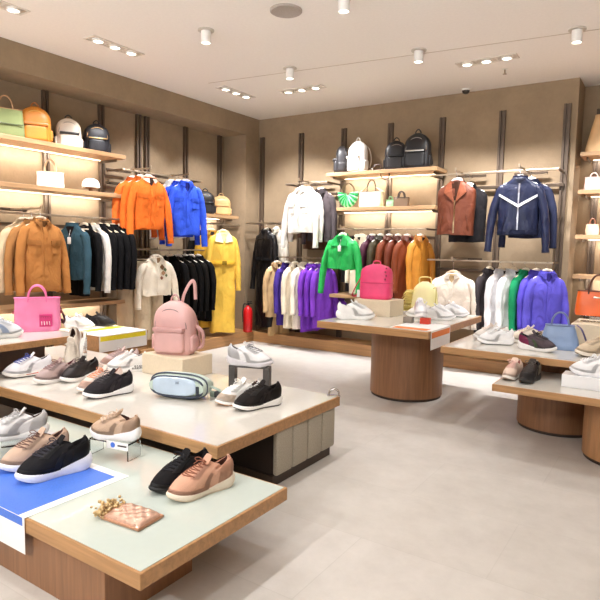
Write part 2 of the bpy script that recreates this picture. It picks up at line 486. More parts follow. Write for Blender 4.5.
# back wall
shelf('y', -3.97, -2.46, 2.385, .42, 'top oak shelf on the back wall with black and white backpacks')
shelf('y', -3.97, -2.46, 1.93, .42, 'second oak shelf on the back wall with the green scalloped bag')
shelf('y', -3.97, -2.46, .79, .42, 'low oak shelf on the back wall under the green jacket', False)
rail('y', -5.33, -4.66, 1.74, .40, 'short metal rail by the room corner holding the black coat')
rail('y', -4.64, -3.96, 2.27, .40, 'metal rail holding the white jacket on the back wall', -.12)
rail('y', -4.95, -3.86, 1.26, .40, 'low metal rail with purple and cream garments')
rail('y', -3.92, -2.56, 1.65, .40, 'metal rail under the back wall shelves with the brown jackets', -.10)
rail('y', -2.53, -1.12, 2.28, .40, 'upper metal rail with the brown vest and navy jacket', -.13)
rail('y', -2.53, -1.12, 1.285, .40, 'lower metal rail with the cream, green and violet shirts', -.12)
# niche
for z, lb in ((2.50, 'topmost niche shelf at the right edge carrying the big tan tote'), (2.09, 'second niche shelf at the right edge carrying the pink and white bag'), (1.60, 'third niche shelf at the right edge carrying small beige bags'), (1.16, 'lowest niche shelf at the right edge above the orange handbag')):
    shelf('y', -.985, .60, z, .42, lb, True, YN, .045, 4)

# ------------------------------------------------------------------ garments
def nfold(x, z, seed, amp):
    return amp * (noise.noise((x * 13 + seed * 3.1, z * 2.8, seed)) * 1.0 + noise.noise((x * 26, z * 10 + seed, seed * 1.7)) * 0.5)

def garment(kind, label, cat, loc, rot, color, W=.46, L=.66, dep=.085, sl=.56, sp=.05, collar='shirt', v=.10, vcol=(60, 50, 45), hem=None, amp=.020, pockets=0, zipc=None, belt=None, band=None, lap=None, group=None, stripe=None, motif=None, sleeves=True, mat=None, tagc=None, flare=0.0, mid=1.0, skew=0, shirtbody=None, patchw=None, long_split=False):
    t = thing(kind, label, cat, loc, rot, group)
    seed = random.uniform(1, 60)
    m = mat or cloth(color)
    dk = cloth(tuple(c * .90 for c in color)) if mat is None else hide(tuple(c * .88 for c in color))
    hw = W / 2
    prof = [(-L, hw * (.96 + flare), dep * (1.0 + flare)), (-L * .66, hw * .96 * mid, dep), (-.30, hw * .98, dep), (-.16, hw, dep * .95), (-.105, hw * .97, dep * .80),
            (-.07, hw * .82, dep * .66), (-.035, hw * .54, min(.062, dep * .7)), (-.012, .088, min(.058, dep * .8)), (0, .078, min(.052, dep * .75))]
    prof.sort()
    pw = 2.5
    def fy(x, z):
        w, d = interp(prof, z)
        q = min(.999, abs(x / w)) if w > 1e-6 else 0
        f = min(1, max(0, -z / .2))
        return -d * (1 - q ** pw) ** (1 / pw) - nfold(x, z, seed, amp) * f
    def patch(name, q, mt, off=.004, th=.004, par=None, nu=6, nv=6):
        # a panel lying on the front of the garment: q = four (x, z) corners
        bm = NB(); G = {}; B = {}
        for i in range(nu + 1):
            for j in range(nv + 1):
                u, w_ = i / nu, j / nv
                x = (q[0][0] * (1 - u) + q[1][0] * u) * (1 - w_) + (q[3][0] * (1 - u) + q[2][0] * u) * w_
                z = (q[0][1] * (1 - u) + q[1][1] * u) * (1 - w_) + (q[3][1] * (1 - u) + q[2][1] * u) * w_
                y = fy(x, z)
                G[i, j] = bm.verts.new((x, y - off - th, z)); B[i, j] = bm.verts.new((x, y + .002, z))
        for i in range(nu):
            for j in range(nv):
                bm.faces.new((G[i, j], G[i + 1, j], G[i + 1, j + 1], G[i, j + 1]))
        ed = [(i, 0) for i in range(nu)] + [(nu, j) for j in range(nv)] + [(i, nv) for i in range(nu, 0, -1)] + [(0, j) for j in range(nv, 0, -1)]
        for a, b in zip(ed, ed[1:] + ed[:1]):
            try: bm.faces.new((G[a], G[b], B[b], B[a]))
            except ValueError: pass
        return new_obj(name, bm, mt, par or t)
    # body
    bm = NB(); rings = []
    zs = [-L + (L - .16) * k / 18 for k in range(18)] + [-.16, -.13, -.105, -.085, -.07, -.055, -.035, -.022, -.012, -.005, 0]
    for k, z in enumerate(zs):
        w, d = interp(prof, z)
        f = min(1, max(0, -z / .2))
        rg = sell(w, d, z, 36, pw)
        out = []
        for p in rg:
            dy = nfold(p.x, z, seed, amp) * f * (-1 if p.y < 0 else 1)
            zz = p.z + (nfold(p.x * .7, 3.3, seed, amp * 1.0) if k == 0 else 0)
            out.append((p.x, p.y + dy, zz))
        rings.append(out)
    loft(bm, rings, True, True)
    body = new_obj('body', bm, shirtbody or m, t)
    # sleeves
    if sleeves:
        for s in (-1, 1):
            bm = NB()
            a = random.uniform(-.01, .012)
            pts = smooth_path([(s * (hw - .070), 0, -.095), (s * (hw - .030), -.002, -.135), (s * (hw + sp * .45), -.012 + a, -.10 - sl * .33), (s * (hw + sp * .85), -.028 + a, -.10 - sl * .68), (s * (hw + sp), -.045 + a, -.10 - sl)], 5)
            kf = min(1.0, dep / .075)
            n = len(pts); rr = []
            for i in range(n):
                u = i / (n - 1)
                rr.append((.044 + .012 * math.sin(min(1, u * 3) * PI / 2) - .020 * u) * (1 + .16 * noise.noise((u * 9, seed, s))) * (.72 + .28 * kf))
            tube(bm, pts, rr, 14, True, 1.0)
            slv = new_obj('sleeve', bm, m, t)
            e = pts[-1]; e0 = pts[-3]
            bm = NB(); tube(bm, [e0 * .25 + e * .75, e + (e - e0) * .06], rr[-1] * 1.06, 14); new_obj('cuff', bm, dk, slv)
    # neck
    if v:
        patch('inner_neck', [(-.062, -.006), (.062, -.006), (.006, -v), (-.006, -v)], cloth(vcol), .0015, .001)
    if collar == 'shirt':
        bm = NB(); n = 22; I, O = [], []
        for i in range(n + 1):
            a = R(-90) + R(14) + (2 * PI - R(28)) * i / n
            front = max(0, -math.sin(a))
            I.append((.070 * math.cos(a), .048 * math.sin(a), .022 - .012 * front))
            O.append(((.098 + .012 * front) * math.cos(a) * (1 + .25 * front ** 4), (.066 + .024 * front) * math.sin(a), -.026 - .052 * front ** 3))
        loft(bm, [I, O], False, False, False)
        bmesh.ops.solidify(bm, geom=bm.faces[:], thickness=.006)
        new_obj('collar', bm, dk if lap is None else lap, t)
    elif collar == 'band':
        bm = NB(); loft(bm, [sell(.080, .055, -.014, 24, 2), sell(.074, .050, .026, 24, 2), sell(.068, .045, .026, 24, 2), sell(.066, .043, -.01, 24, 2)], False, True)
        new_obj('collar', bm, dk, t)
    elif collar == 'lapel':
        for s in (-1, 1):
            lm = lap or dk
            patch('lapel', [(s * .055, .0), (s * .10, -.035), (s * .125, -.13), (s * .012, -v - .02)], lm, .010, .006)
        bm = NB(); n = 16; I, O = [], []
        for i in range(n + 1):
            a = R(-20) + R(220) * i / n
            I.append((.070 * math.cos(a), .048 * math.sin(a), .026)); O.append((.10 * math.cos(a), .07 * math.sin(a), -.028))
        loft(bm, [I, O], False, False, False); bmesh.ops.solidify(bm, geom=bm.faces[:], thickness=.006)
        new_obj('collar', bm, lap or dk, t)
    elif collar == 'hood':
        bm = NB(); loft(bm, [sell(.10, .05, -.05, 22, 2, 0, .03), sell(.12, .07, -.03, 22, 2, 0, .05), sell(.115, .07, .01, 22, 2, 0, .05), sell(.08, .05, .03, 22, 2, 0, .04)])
        new_obj('hood', bm, m, t)
    # front details
    if zipc:
        patch('zipper', [(-.007, -v), (.007, -v), (.007, -L + .015), (-.007, -L + .015)], metal(zipc, .3), .003, .002, None, 2, 16)
    elif not long_split:
        patch('placket', [(-.018, -v), (.018, -v), (.018, -L + .012), (-.018, -L + .012)], m, .003, .002, None, 2, 16)
    if pockets:
        for s in (-1, 1):
            if pockets in (1, 3):
                p = patch('chest_pocket', [(s * .055, -.215), (s * .165, -.205), (s * .16, -.33), (s * .06, -.335)], m, .003, .003)
                patch('pocket_flap', [(s * .05, -.205), (s * .172, -.195), (s * .17, -.245), (s * .055, -.255)], dk, .008, .004, p)
            if pockets in (2, 3):
                patch('side_pocket', [(s * .12, -L * .66), (s * .135, -L * .66), (s * .165, -L * .9), (s * .15, -L * .9)], dk, .003, .003)
    if band:
        bm = NB(); w, d = interp(prof, -L)
        loft(bm, [sell(w * 1.005, d * 1.06, -L - .004, 36, pw), sell(w * 1.015, d * 1.12, -L + .02, 36, pw), sell(w * 1.01, d * 1.1, -L + .05, 36, pw)], True, False)
        new_obj('hem_band', bm, cloth(band), t)
    if belt:
        zb = -.42 if L > .9 else -L + .06
        w, d = interp(prof, zb)
        bm = NB(); loft(bm, [sell(w * .99, d * 1.16, zb - .022, 36, pw), sell(w, d * 1.2, zb, 36, pw), sell(w * .99, d * 1.16, zb + .022, 36, pw)], True, True)
        bl = new_obj('belt', bm, cloth(belt), t)
        bm = NB(); box(bm, -.03, .03, -d * 1.2 - .012, -d * 1.2 + .004, zb - .028, zb + .028, .004); new_obj('buckle', bm, cloth(tuple(c * .6 for c in belt)), bl)
    if stripe:
        for s in (-1, 1):
            patch('chest_stripe', [(s * .0, -.285), (s * hw * .93, -.165), (s * hw * .93, -.19), (s * .0, -.315)], cloth(stripe), .003, .003, None, 10, 3)
    if motif:
        em = None
        for (mx, mz, r_, c_) in motif:
            p = patch('embroidery', [(mx - r_, mz), (mx, mz + r_ * 1.2), (mx + r_, mz), (mx, mz - r_ * 1.2)], cloth(c_), .003, .002, em, 4, 4)
            em = em or p
    if tagc:
        bm = NB(); box(bm, .02, .065, -dep - .045, -dep - .042, -.20, -.13, .001); tube(bm, [(.04, -dep - .0435, -.13), (.03, -dep * .6 - .03, -.05)], .0012, 5)
        new_obj('price_tag', bm, CARD, t)
    return t

def hanger(loc, rot, W, label, group, drop=.09, col=(226, 206, 180)):
    t = thing('clothes_hanger', label, 'hanger', loc, rot, group)
    hw = W / 2 * .80
    bm = NB(); pts = smooth_path([(-hw, 0, -.075), (-hw * .5, 0, -.035), (-.045, 0, .012), (0, 0, .024), (.045, 0, .012), (hw * .5, 0, -.035), (hw, 0, -.075)], 5)
    tube(bm, pts, [.011] * len(pts), 8, True, 1.3)
    new_obj('shoulder_bar', bm, M(col, .5), t)
    bm = NB(); zc = drop + .004
    pts = [(0, 0, .02), (0, 0, zc - .035)] + [(0 + .017 * math.sin(a), 0, zc - .008 - .0 + .017 * math.cos(a) - .004) for a in [R(200 - 240 * i / 9) for i in range(10)]]
    pts = [(0, 0, .02), (0, 0, zc - .05), (-.016, 0, zc - .028)] + [(-.018 * math.cos(R(180 * i / 8)), 0, zc - .012 + .018 * math.sin(R(180 * i / 8))) for i in range(9)]
    tube(bm, pts, .0022, 6); new_obj('hook', bm, CHROME, t)
    return t

HG = 0
def hang(label, cat, loc, rot, color, hlabel, kind='jacket', hcol=(226, 206, 180), drop=.09, **k):
    g = garment(kind, label, cat, loc, rot, color, **k)
    # the hook lies across the rail: turn only matters for the shoulder bar
    h = hanger(loc, rot, k.get('W', .46), hlabel, None, drop, hcol)
    return g

def trousers(label, loc, rot, color, W=.34, L=.95, dep=.04, kind='trousers', drop=.09, hlabel=None):
    t = thing(kind, label, 'trousers', loc, rot)
    sd = random.uniform(1, 50); m = cloth(color)
    for s in (-1, 1):
        bm = NB(); rings = []
        for k in range(15):
            z = -L * (1 - k / 14)
            w = W * .25 * (1.0 if z < -.25 else 1.0)
            rings.append([(s * W * .245 + p.x, p.y + nfold(p.x, z, sd, .008) * (1 if p.y > 0 else -1), z) for p in sell(w, dep, z, 18, 2.4)])
        loft(bm, rings); new_obj('trouser_leg', bm, m, t)
    bm = NB(); loft(bm, [sell(W * .5, dep * 1.1, -.045, 28, 3), sell(W * .5, dep * 1.12, .0, 28, 3)]); new_obj('waistband', bm, cloth(tuple(c * .85 for c in color)), t)
    if hlabel:
        h = thing('clothes_hanger', hlabel, 'hanger', loc, rot)
        bm = NB(); tube(bm, [(-W * .48, 0, .02), (W * .48, 0, .02)], .007, 8); new_obj('shoulder_bar', bm, M((226, 206, 180), .5), h)
        bm = NB(); pts = [(0, 0, .02), (0, 0, drop - .05), (-.016, 0, drop - .028)] + [(-.018 * math.cos(R(180 * i / 8)), 0, drop - .010 + .018 * math.sin(R(180 * i / 8))) for i in range(9)]
        tube(bm, pts, .0022, 6); new_obj('hook', bm, CHROME, h)
    return t

BLK = (11, 10, 11)
# --- left wall, tan jackets facing out
TAN = (168, 112, 60)
arm('x', 3.30, 1.73, .62, 'short metal arm holding the tan jackets on the left wall')
hang('tan work jacket with two chest flap pockets, front one above the pink tote', 'jacket', (-5.27, 3.32, 1.62), 88, TAN, 'wooden hanger inside the front tan work jacket', W=.40, L=.70, sl=.63, sp=.05, pockets=1, v=.07, vcol=(90, 58, 30), dep=.08, amp=.024, belt=None, band=(156, 102, 54), drop=.117)
hang('tan jacket half hidden right behind the front tan work jacket', 'jacket', (-5.39, 3.30, 1.61), 88, (160, 112, 66), 'hanger of the second tan jacket on the left wall', W=.42, L=.68, sl=.62, sp=.06, v=.06, dep=.06, drop=.127)
hang('pale beige jacket hindmost of the three on the tan jackets arm', 'jacket', (-5.50, 3.28, 1.61), 88, (206, 182, 148), 'hanger of the pale beige jacket at the left wall', W=.42, L=.66, sl=.60, sp=.06, v=.06, dep=.06, drop=.127)
# --- the row on the long rail
zr = 1.588
hang('teal jacket with a white price tag on the left rail', 'jacket', (-5.43, 3.78, zr), 12, (50, 76, 88), 'pale hanger of the teal jacket', W=.42, L=.58, sl=.62, sp=.02, v=.13, vcol=(36, 32, 34), dep=.05, tagc=1, zipc=(90, 90, 90), collar='band')
hang('black jacket hanging directly right of the teal jacket', 'jacket', (-5.43, 3.93, zr), 10, BLK, 'pale hanger of the black jacket beside the teal one', W=.42, L=.66, sl=.60, sp=.02, v=.12, dep=.045, collar='lapel')
trousers('black trousers hanging between the teal and black jackets, reaching the low shelf', (-5.43, 3.855, zr - .06), 8, BLK, .30, .70, .022, drop=.15, hlabel='hanger of the black trousers next to the teal jacket')
hang('white shirt with one long pale sleeve showing among black garments', 'shirt', (-5.43, 4.04, zr), 8, (214, 208, 200), 'pale hanger of the white shirt on the left rail', kind='shirt', W=.42, L=.70, sl=.62, sp=.03, v=.06, dep=.032, collar='shirt')
for i, (dy, Lb, lb) in enumerate(((4.13, .70, 'black blazer just right of the white shirt on the left rail'), (4.215, .66, 'black jacket third from the right end of the left rail'), (4.30, .68, 'black jacket second from the right end of the left rail'), (4.39, .72, 'black blazer at the right end of the left rail'))):
    hang(lb, 'jacket', (-5.43, dy, zr + .005), 8, (12 + i * 2, 11 + i * 2, 13 + i * 2), 'pale hanger of the ' + lb, W=.43, L=Lb, sl=.60, sp=.02, v=.10, dep=.034, collar='lapel' if i % 2 else 'band', drop=.087)
# --- orange and blue jackets
arm('x', 4.67, 2.285, .64, 'metal arm holding the orange jackets')
OR = (236, 118, 46)
hang('bright orange overshirt with two chest pockets, the front one facing out', 'jacket', (-5.25, 4.68, 2.18), 78, OR, 'white hanger of the front orange overshirt', kind='overshirt', W=.40, L=.60, sl=.66, sp=.065, pockets=1, v=.10, vcol=(60, 44, 40), dep=.08, amp=.022, hcol=(244, 240, 232), drop=.105, lap=cloth((236, 226, 214)))
hang('orange overshirt second from the front on the orange jackets arm', 'jacket', (-5.36, 4.66, 2.18), 78, (230, 112, 42), 'white hanger of the second orange overshirt', kind='overshirt', W=.40, L=.60, sl=.62, sp=.055, v=.06, dep=.06, hcol=(244, 240, 232), drop=.105)
hang('orange overshirt closest to the wall on the orange jackets arm', 'jacket', (-5.46, 4.63, 2.17), 78, (232, 116, 50), 'white hanger of the hindmost orange overshirt', kind='overshirt', W=.40, L=.58, sl=.58, sp=.055, v=.06, dep=.06, hcol=(244, 240, 232), drop=.125)
arm('x', 5.30, 2.285, .64, 'metal arm holding the blue jackets')
BL = (56, 92, 224)
hang('cobalt blue shirt jacket facing out, front one of its arm', 'jacket', (-5.25, 5.29, 2.19), 62, BL, 'white hanger of the front blue shirt jacket', W=.38, L=.66, sl=.70, sp=.045, pockets=1, v=.12, vcol=(30, 40, 120), dep=.075, amp=.022, hcol=(244, 240, 232), drop=.095)
hang('cobalt blue shirt jacket second from the front on the blue jackets arm', 'jacket', (-5.35, 5.27, 2.19), 62, (46, 78, 214), 'white hanger of the second blue shirt jacket', W=.38, L=.68, sl=.68, sp=.04, v=.06, dep=.06, hcol=(244, 240, 232), drop=.095)
hang('white shirt hanging behind the blue shirt jackets', 'shirt', (-5.45, 5.24, 2.19), 62, (232, 230, 228), 'white hanger of the white shirt behind the blue jackets', kind='shirt', W=.40, L=.70, sl=.62, sp=.06, v=.05, dep=.045, hcol=(244, 240, 232), drop=.095)
# --- lower left rail
arm('x', 4.80, 1.345, .62, 'metal arm holding the cream embroidered jacket')
g = hang('cream embroidered jacket with a floral chest motif on the left wall', 'jacket', (-5.26, 4.80, 1.25), 74, (236, 226, 208), 'white hanger of the cream embroidered jacket', W=.40, L=.46, sl=.52, sp=.05, motif=((.05, -.12, .03, (120, 92, 66)), (.085, -.15, .022, (96, 110, 76)), (.06, -.19, .026, (170, 130, 100)), (.10, -.22, .018, (110, 120, 84)), (.04, -.25, .02, (150, 104, 84))), v=.07, vcol=(150, 120, 90), dep=.07, hcol=(244, 240, 232), drop=.095)
trousers('wide pale beige trousers hanging below the cream embroidered jacket', (-5.40, 4.82, 1.17), 74, (214, 196, 168), .36, .94, .05, drop=.175, hlabel='hanger of the wide pale beige trousers')
trousers('beige trousers hanging at the right end below the black row of the left wall', (-5.40, 4.58, 1.20), 50, (204, 186, 158), .40, .92, .05, drop=.145, hlabel='hanger of the beige trousers left of the embroidered jacket')
for i, (y, lb, rt) in enumerate(((5.20, 'black denim jacket, frontmost of the low black row', 16), (5.34, 'black jacket second in the low row behind the pink backpack', 14), (5.46, 'black jacket third in the low row behind the pink backpack', 12), (5.58, 'black jacket fourth in the low row left of the yellow coats', 10), (5.71, 'black coat at the far end of the low black row', 10))):
    hang(lb, 'jacket', (-5.44, y, 1.245), rt, (12 + (i % 2) * 4, 11 + (i % 2) * 3, 12), 'white hanger of the ' + lb, W=.47, L=.74 + .03 * i, sl=.60, sp=.03, v=.08, dep=.045, collar='shirt' if i % 2 == 0 else 'lapel', pockets=1 if i == 0 else 0, hcol=(236, 226, 214))
# --- yellow coats
arm('x', 6.0, 1.71, .62, 'metal arm holding the yellow trench coats')
YL = (228, 186, 78)
hang('long yellow trench coat with belt, front one beside the room corner', 'coat', (-5.25, 6.00, 1.59), 54, YL, 'pale hanger of the front yellow trench coat', kind='trench_coat', W=.36, L=1.38, sl=.70, sp=.035, pockets=0, v=.13, vcol=(196, 196, 150), dep=.085, amp=.024, belt=(232, 184, 60), collar='lapel', lap=cloth((222, 222, 178)), drop=.12, flare=.02)
hang('long yellow coat hanging behind the front yellow trench coat', 'coat', (-5.42, 5.95, 1.60), 54, (216, 170, 62), 'pale hanger of the rear yellow coat', kind='trench_coat', W=.36, L=1.34, sl=.68, sp=.035, v=.06, dep=.06, drop=.11)
hang('dark jacket between the black row and the yellow coats, near the corner shelf', 'jacket', (-5.62, 6.0, 1.60), 40, (30, 27, 24), 'hanger of the dark jacket behind the yellow coats', W=.36, L=.9, sl=.6, sp=.02, v=.06, dep=.05, drop=.11)
# --- back wall
arm('y', -5.0, 1.745, .46, 'metal arm holding the long black coat by the corner')
LB = (15, 13, 14)
hang('long black leather trench coat with belt by the room corner', 'coat', (-5.0, 6.66, 1.64), -14, LB, 'white hanger of the black leather trench coat', kind='trench_coat', W=.40, L=1.40, sl=.76, sp=.06, v=.10, vcol=(20, 20, 22), dep=.08, amp=.024, belt=(20, 18, 19), collar='lapel', mat=hide(LB, .32), hcol=(244, 240, 232), drop=.105, flare=-.04, lap=hide((20, 18, 19), .3))
hang('cream coat showing at the right shoulder behind the black trench coat', 'coat', (-4.93, 6.80, 1.66), -14, (226, 216, 200), 'white hanger of the cream coat behind the black trench coat', kind='coat', W=.42, L=.80, sl=.56, sp=.05, v=.05, dep=.05, hcol=(244, 240, 232), drop=.085)
arm('y', -4.25, 2.28, .64, 'metal arm holding the white jacket on the back wall')
hang('white cropped jacket facing out high on the back wall', 'jacket', (-4.25, 6.43, 2.18), -4, (216, 210, 201), 'white hanger of the white cropped jacket', W=.43, L=.58, sl=.68, sp=.06, v=.10, vcol=(160, 150, 140), dep=.085, amp=.022, pockets=1, hcol=(248, 246, 242), drop=.10)
hang('white jacket hidden behind the white cropped jacket', 'jacket', (-4.22, 6.53, 2.18), -4, (232, 228, 222), 'white hanger of the second white jacket', W=.42, L=.56, sl=.6, sp=.04, v=.05, dep=.06, hcol=(248, 246, 242), drop=.10)
hang('dark striped jacket hanging behind the white jacket, right side showing', 'jacket', (-4.06, 6.60, 2.17), -4, (74, 66, 68), 'hanger of the dark striped jacket', W=.42, L=.68, sl=.62, sp=.04, v=.05, dep=.05, drop=.10)
hang('dark brown jacket whose hem shows under the white jackets', 'jacket', (-4.26, 6.83, 2.14), -4, (84, 58, 44), 'hanger of the dark brown jacket behind the white ones', W=.46, L=.76, sl=.5, sp=.02, v=.05, dep=.04, drop=.14)
# purple row
zp = 1.17
row = [(-4.72, (206, 172, 128), .76, 'beige jacket at the left end of the purple and cream row', 62, .05),
       (-4.55, (72, 52, 140), .86, 'dark violet coat between the beige and cream coats', 66, .045),
       (-4.42, (232, 220, 198), .88, 'cream coat left of the other cream coat in the purple row', 66, .05),
       (-4.28, (236, 226, 206), .88, 'cream coat next to the purple coats', 66, .05),
       (-4.15, (122, 62, 186), .90, 'purple coat touching the cream coats', 68, .04),
       (-4.05, (114, 54, 180), .86, 'purple coat in the middle of the three purple ones', 68, .04),
       (-3.95, (128, 66, 196), .84, 'purple coat at the right end, beside the low shelf', 64, .05)]
for x, c, L, lb, rt, dp in row:
    hang(lb, 'coat', (x, 6.55, zp), rt, c, 'pale hanger of the ' + lb, kind='coat', W=.34, L=L, sl=.58, sp=.02, v=.05, dep=dp, hcol=(238, 226, 206), drop=.088)
trousers('beige trousers hanging under the beige jacket by the corner', (-4.80, 6.72, 1.02), 60, (196, 164, 118), .34, .90, .04, drop=.235, hlabel='hanger of the beige trousers by the corner')
hang('short violet blouse hanging low at the right end of the purple row', 'blouse', (-3.84, 6.76, .74), 20, (122, 64, 190), 'pale hanger of the short violet blouse', kind='blouse', W=.26, L=.42, sl=.30, sp=.01, v=.05, dep=.04, drop=.05)
# green jacket and friends
arm('y', -3.55, 1.66, .74, 'metal arm holding the green jacket')
GR = (40, 172, 84)
hang('bright green cropped biker jacket facing out', 'jacket', (-3.55, 6.32, 1.56), -6, GR, 'white hanger of the green cropped jacket', W=.43, L=.42, sl=.64, sp=.075, v=.12, vcol=(20, 90, 44), dep=.08, amp=.022, collar='lapel', mat=hide(GR, .42), lap=hide((34, 150, 74), .42), tagc=1, hcol=(246, 240, 228), drop=.11)
hang('cream long top showing under the green jacket', 'top', (-3.43, 6.60, 1.555), -6, (232, 218, 194), 'hanger of the cream long top behind the green jacket', kind='long_top', W=.34, L=.74, sl=.5, sp=.0, v=.05, dep=.045, drop=.11)
hang('black top showing under the green jacket, left of the cream one', 'top', (-3.55, 6.72, 1.55), -6, (30, 28, 28), 'hanger of the black top behind the green jacket', kind='long_top', W=.36, L=.72, sl=.5, sp=.0, v=.05, dep=.04, drop=.11)
zb = 1.555
for x, c, L, lb, rt in ((-3.27, (78, 34, 54), .70, 'plum jacket right behind the green jacket on the rail', 62), (-3.16, (66, 58, 38), .66, 'olive jacket left of the rust brown jackets', 64),
                        (-3.04, (122, 58, 32), .74, 'rust brown jacket, left of three on the rail', 62), (-2.92, (108, 48, 28), .76, 'rust brown jacket, middle of three on the rail', 62), (-2.80, (128, 62, 34), .78, 'rust brown jacket, right of three on the rail', 58), (-2.63, (206, 138, 52), .76, 'mustard jacket at the right end of the brown row', 60)):
    hang(lb, 'jacket', (x, 6.6, zb), rt, c, 'pale hanger of the ' + lb, W=.33, L=L, sl=.58, sp=.015, v=.05, dep=.045, mat=hide(c, .5), hcol=(244, 236, 222))
# vest and navy
arm('y', -2.15, 2.29, .64, 'metal arm holding the brown suede vest')
VB = (104, 52, 32)
hang('rust brown sleeveless biker vest facing out', 'vest', (-2.15, 6.43, 2.18), 4, VB, 'white hanger of the brown vest', kind='vest', W=.43, L=.60, sleeves=False, v=.22, vcol=(60, 36, 26), dep=.085, collar='lapel', mat=hide(VB, .55), lap=hide((134, 72, 46), .5), pockets=2, zipc=(150, 130, 100), hcol=(250, 248, 244), drop=.11)
hang('black sleeveless vest showing behind the brown vest', 'vest', (-2.07, 6.60, 2.14), 4, (32, 30, 32), 'white hanger of the black vest behind the brown one', kind='vest', W=.43, L=.64, sleeves=False, v=.05, dep=.06, hcol=(250, 248, 244), drop=.15)
arm('y', -1.47, 2.29, .64, 'metal arm holding the navy jacket')
NV = (29, 34, 58)
hang('navy leather racing jacket with a white chevron across the chest', 'jacket', (-1.47, 6.43, 2.18), 8, NV, 'white hanger of the navy racing jacket', W=.43, L=.60, sl=.68, sp=.075, v=.06, vcol=(36, 38, 50), dep=.085, collar='band', mat=hide(NV, .36), stripe=(236, 236, 238), zipc=(180, 180, 190), pockets=2, band=(24, 28, 48), hcol=(250, 248, 244), drop=.11)
hang('dark navy jacket hanging behind the white chevron jacket', 'jacket', (-1.40, 6.60, 2.17), 8, (40, 44, 66), 'white hanger of the dark navy jacket behind', W=.42, L=.62, sl=.62, sp=.05, v=.05, dep=.06, hcol=(250, 248, 244), drop=.12)
arm('y', -2.15, 1.30, .64, 'metal arm holding the cream shirt jacket')
hang('cream shirt jacket facing out under the brown vest', 'jacket', (-2.15, 6.43, 1.14), 4, (222, 210, 196), 'pale hanger of the cream shirt jacket', W=.47, L=.62, sl=.52, sp=.04, v=.10, vcol=(176, 150, 112), dep=.08, hcol=(214, 186, 156), drop=.165)
for x, c, L, lb, rt in ((-1.79, (64, 58, 60), .68, 'dark grey shirt at the left of the white shirts', 62), (-1.66, (238, 236, 238), .74, 'white shirt beside the dark grey shirt', 56), (-1.53, (240, 240, 240), .74, 'white shirt left of the green shirt', 54),
                        (-1.40, (30, 138, 90), .72, 'emerald green shirt between the white and violet ones', 56), (-1.29, (96, 84, 200), .70, 'violet blue shirt directly right of the green one', 52)):
    hang(lb, 'shirt', (x, 6.6, 1.19), rt, c, 'pale hanger of the ' + lb, kind='shirt', W=.35, L=L, sl=.60, sp=.015, v=.05, dep=.045, hcol=(232, 214, 188), drop=.095)
hang('violet blue shirt jacket at the right end of the lower rail, front turned to view', 'jacket', (-1.16, 6.50, 1.19), 30, (94, 86, 196), 'pale hanger of the violet blue shirt jacket at the right end', W=.34, L=.70, sl=.60, sp=.03, v=.10, vcol=(50, 44, 120), dep=.075, hcol=(232, 214, 188), drop=.095)

# ------------------------------------------------------------------ tables
def table(label, cat, x0, x1, y0, y1, z, th, inlay, front='y'):
    t = thing('display_table', label, cat, ((x0 + x1) / 2, (y0 + y1) / 2, 0))
    a, b = (x1 - x0) / 2, (y1 - y0) / 2
    bm = NB(); box(bm, -a, a, -b, b, z - th, z - .002, .003); new_obj('table_top', bm, WOOD, t, False)
    bm = NB(); box(bm, -a + .012, a - .012, -b + .012, b - .012, z - .002, z, .0); new_obj('inlay', bm, inlay, t, False)
    return t
TA = table('low wooden display table in front with a pale green glass top', 'table', -3.29, -1.435, 1.235, 2.10, .30, .062, GLASS_TOP)
bm = NB(); box(bm, -.03, .70, -.40, .05, .0, .238, .003); new_obj('base', bm, WOODV, TA, False)
TB = table('larger display table behind the front one with a stone top and upholstered base', 'table', -5.0, -1.86, 2.095, 3.335, .40, .066, STONE_TOP)
bm = NB(); box(bm, -1.5, 1.535, -.10, .56, .0, .065, .002); new_obj('kick_plate', bm, M((58, 44, 34), .5), TB, False)
bm = NB(); box(bm, -1.5, 1.525, -.085, .57, .065, .334, .002); new_obj('base', bm, M((44, 32, 26), .6), TB, False)
PADM = M((172, 164, 148), .9, 0, .7, 160, .16)
for k in range(4):                                     # padded panels wrap the aisle end of the base
    y0 = -.095 + k * .169
    bm = NB(); box(bm, 1.526, 1.562, y0 + .002, y0 + .167, .065,   .333, .016); new_obj('padded_panel', bm, PADM, TB)
TC = table('higher display table at the left edge carrying the pink tote', 'table', -5.3, -4.065, .9, 2.92, .65, .052, STONE_TOP)
bm = NB(); box(bm, -.5, .40, -.9, .80, .401, .598, .003); new_obj('base', bm, M((84, 58, 44), .5), TC, False)
TC2 = table('low oak display box behind the pink tote table with a yellow card', 'table', -5.15, -4.44, 3.345, 3.94, .54, .03, STONE_TOP)
bm = NB(); box(bm, -.35, .352, -.292, .29, .372, .51, .002); new_obj('box_body', bm, WOODY, TC2, False)
bm = NB(); box(bm, -.352, .37, -.292, .29, .35, .372, .002); new_obj('ledge', bm, WOODY, TC2, False)
bm = NB(); box(bm, -.30, .30, -.25, .25, .0, .35, .002); new_obj('base', bm, WOODV, TC2, False)
TD = table('oak display table on a round drum base near the green jacket', 'table', -2.67, -1.625, 4.325, 5.79, .75, .062, STONE_TOP)
bm = NB(); cyl(bm, .0, .10, .025, .688, .345, 64); new_obj('drum_base', bm, WOODV, TD)
bm = NB(); cyl(bm, .0, .10, 0, .025, .335, 48); new_obj('kick_plate', bm, M((48, 36, 28), .6), TD)
TE = table('long low display table at the right with the blue handbag', 'table', -1.52, .75, 4.32, 5.65, .65, .052, STONE_TOP)
bm = NB(); cyl(bm, -.36 + .0, -.06, .025, .598, .30, 64); new_obj('drum_base', bm, WOODV, TE)
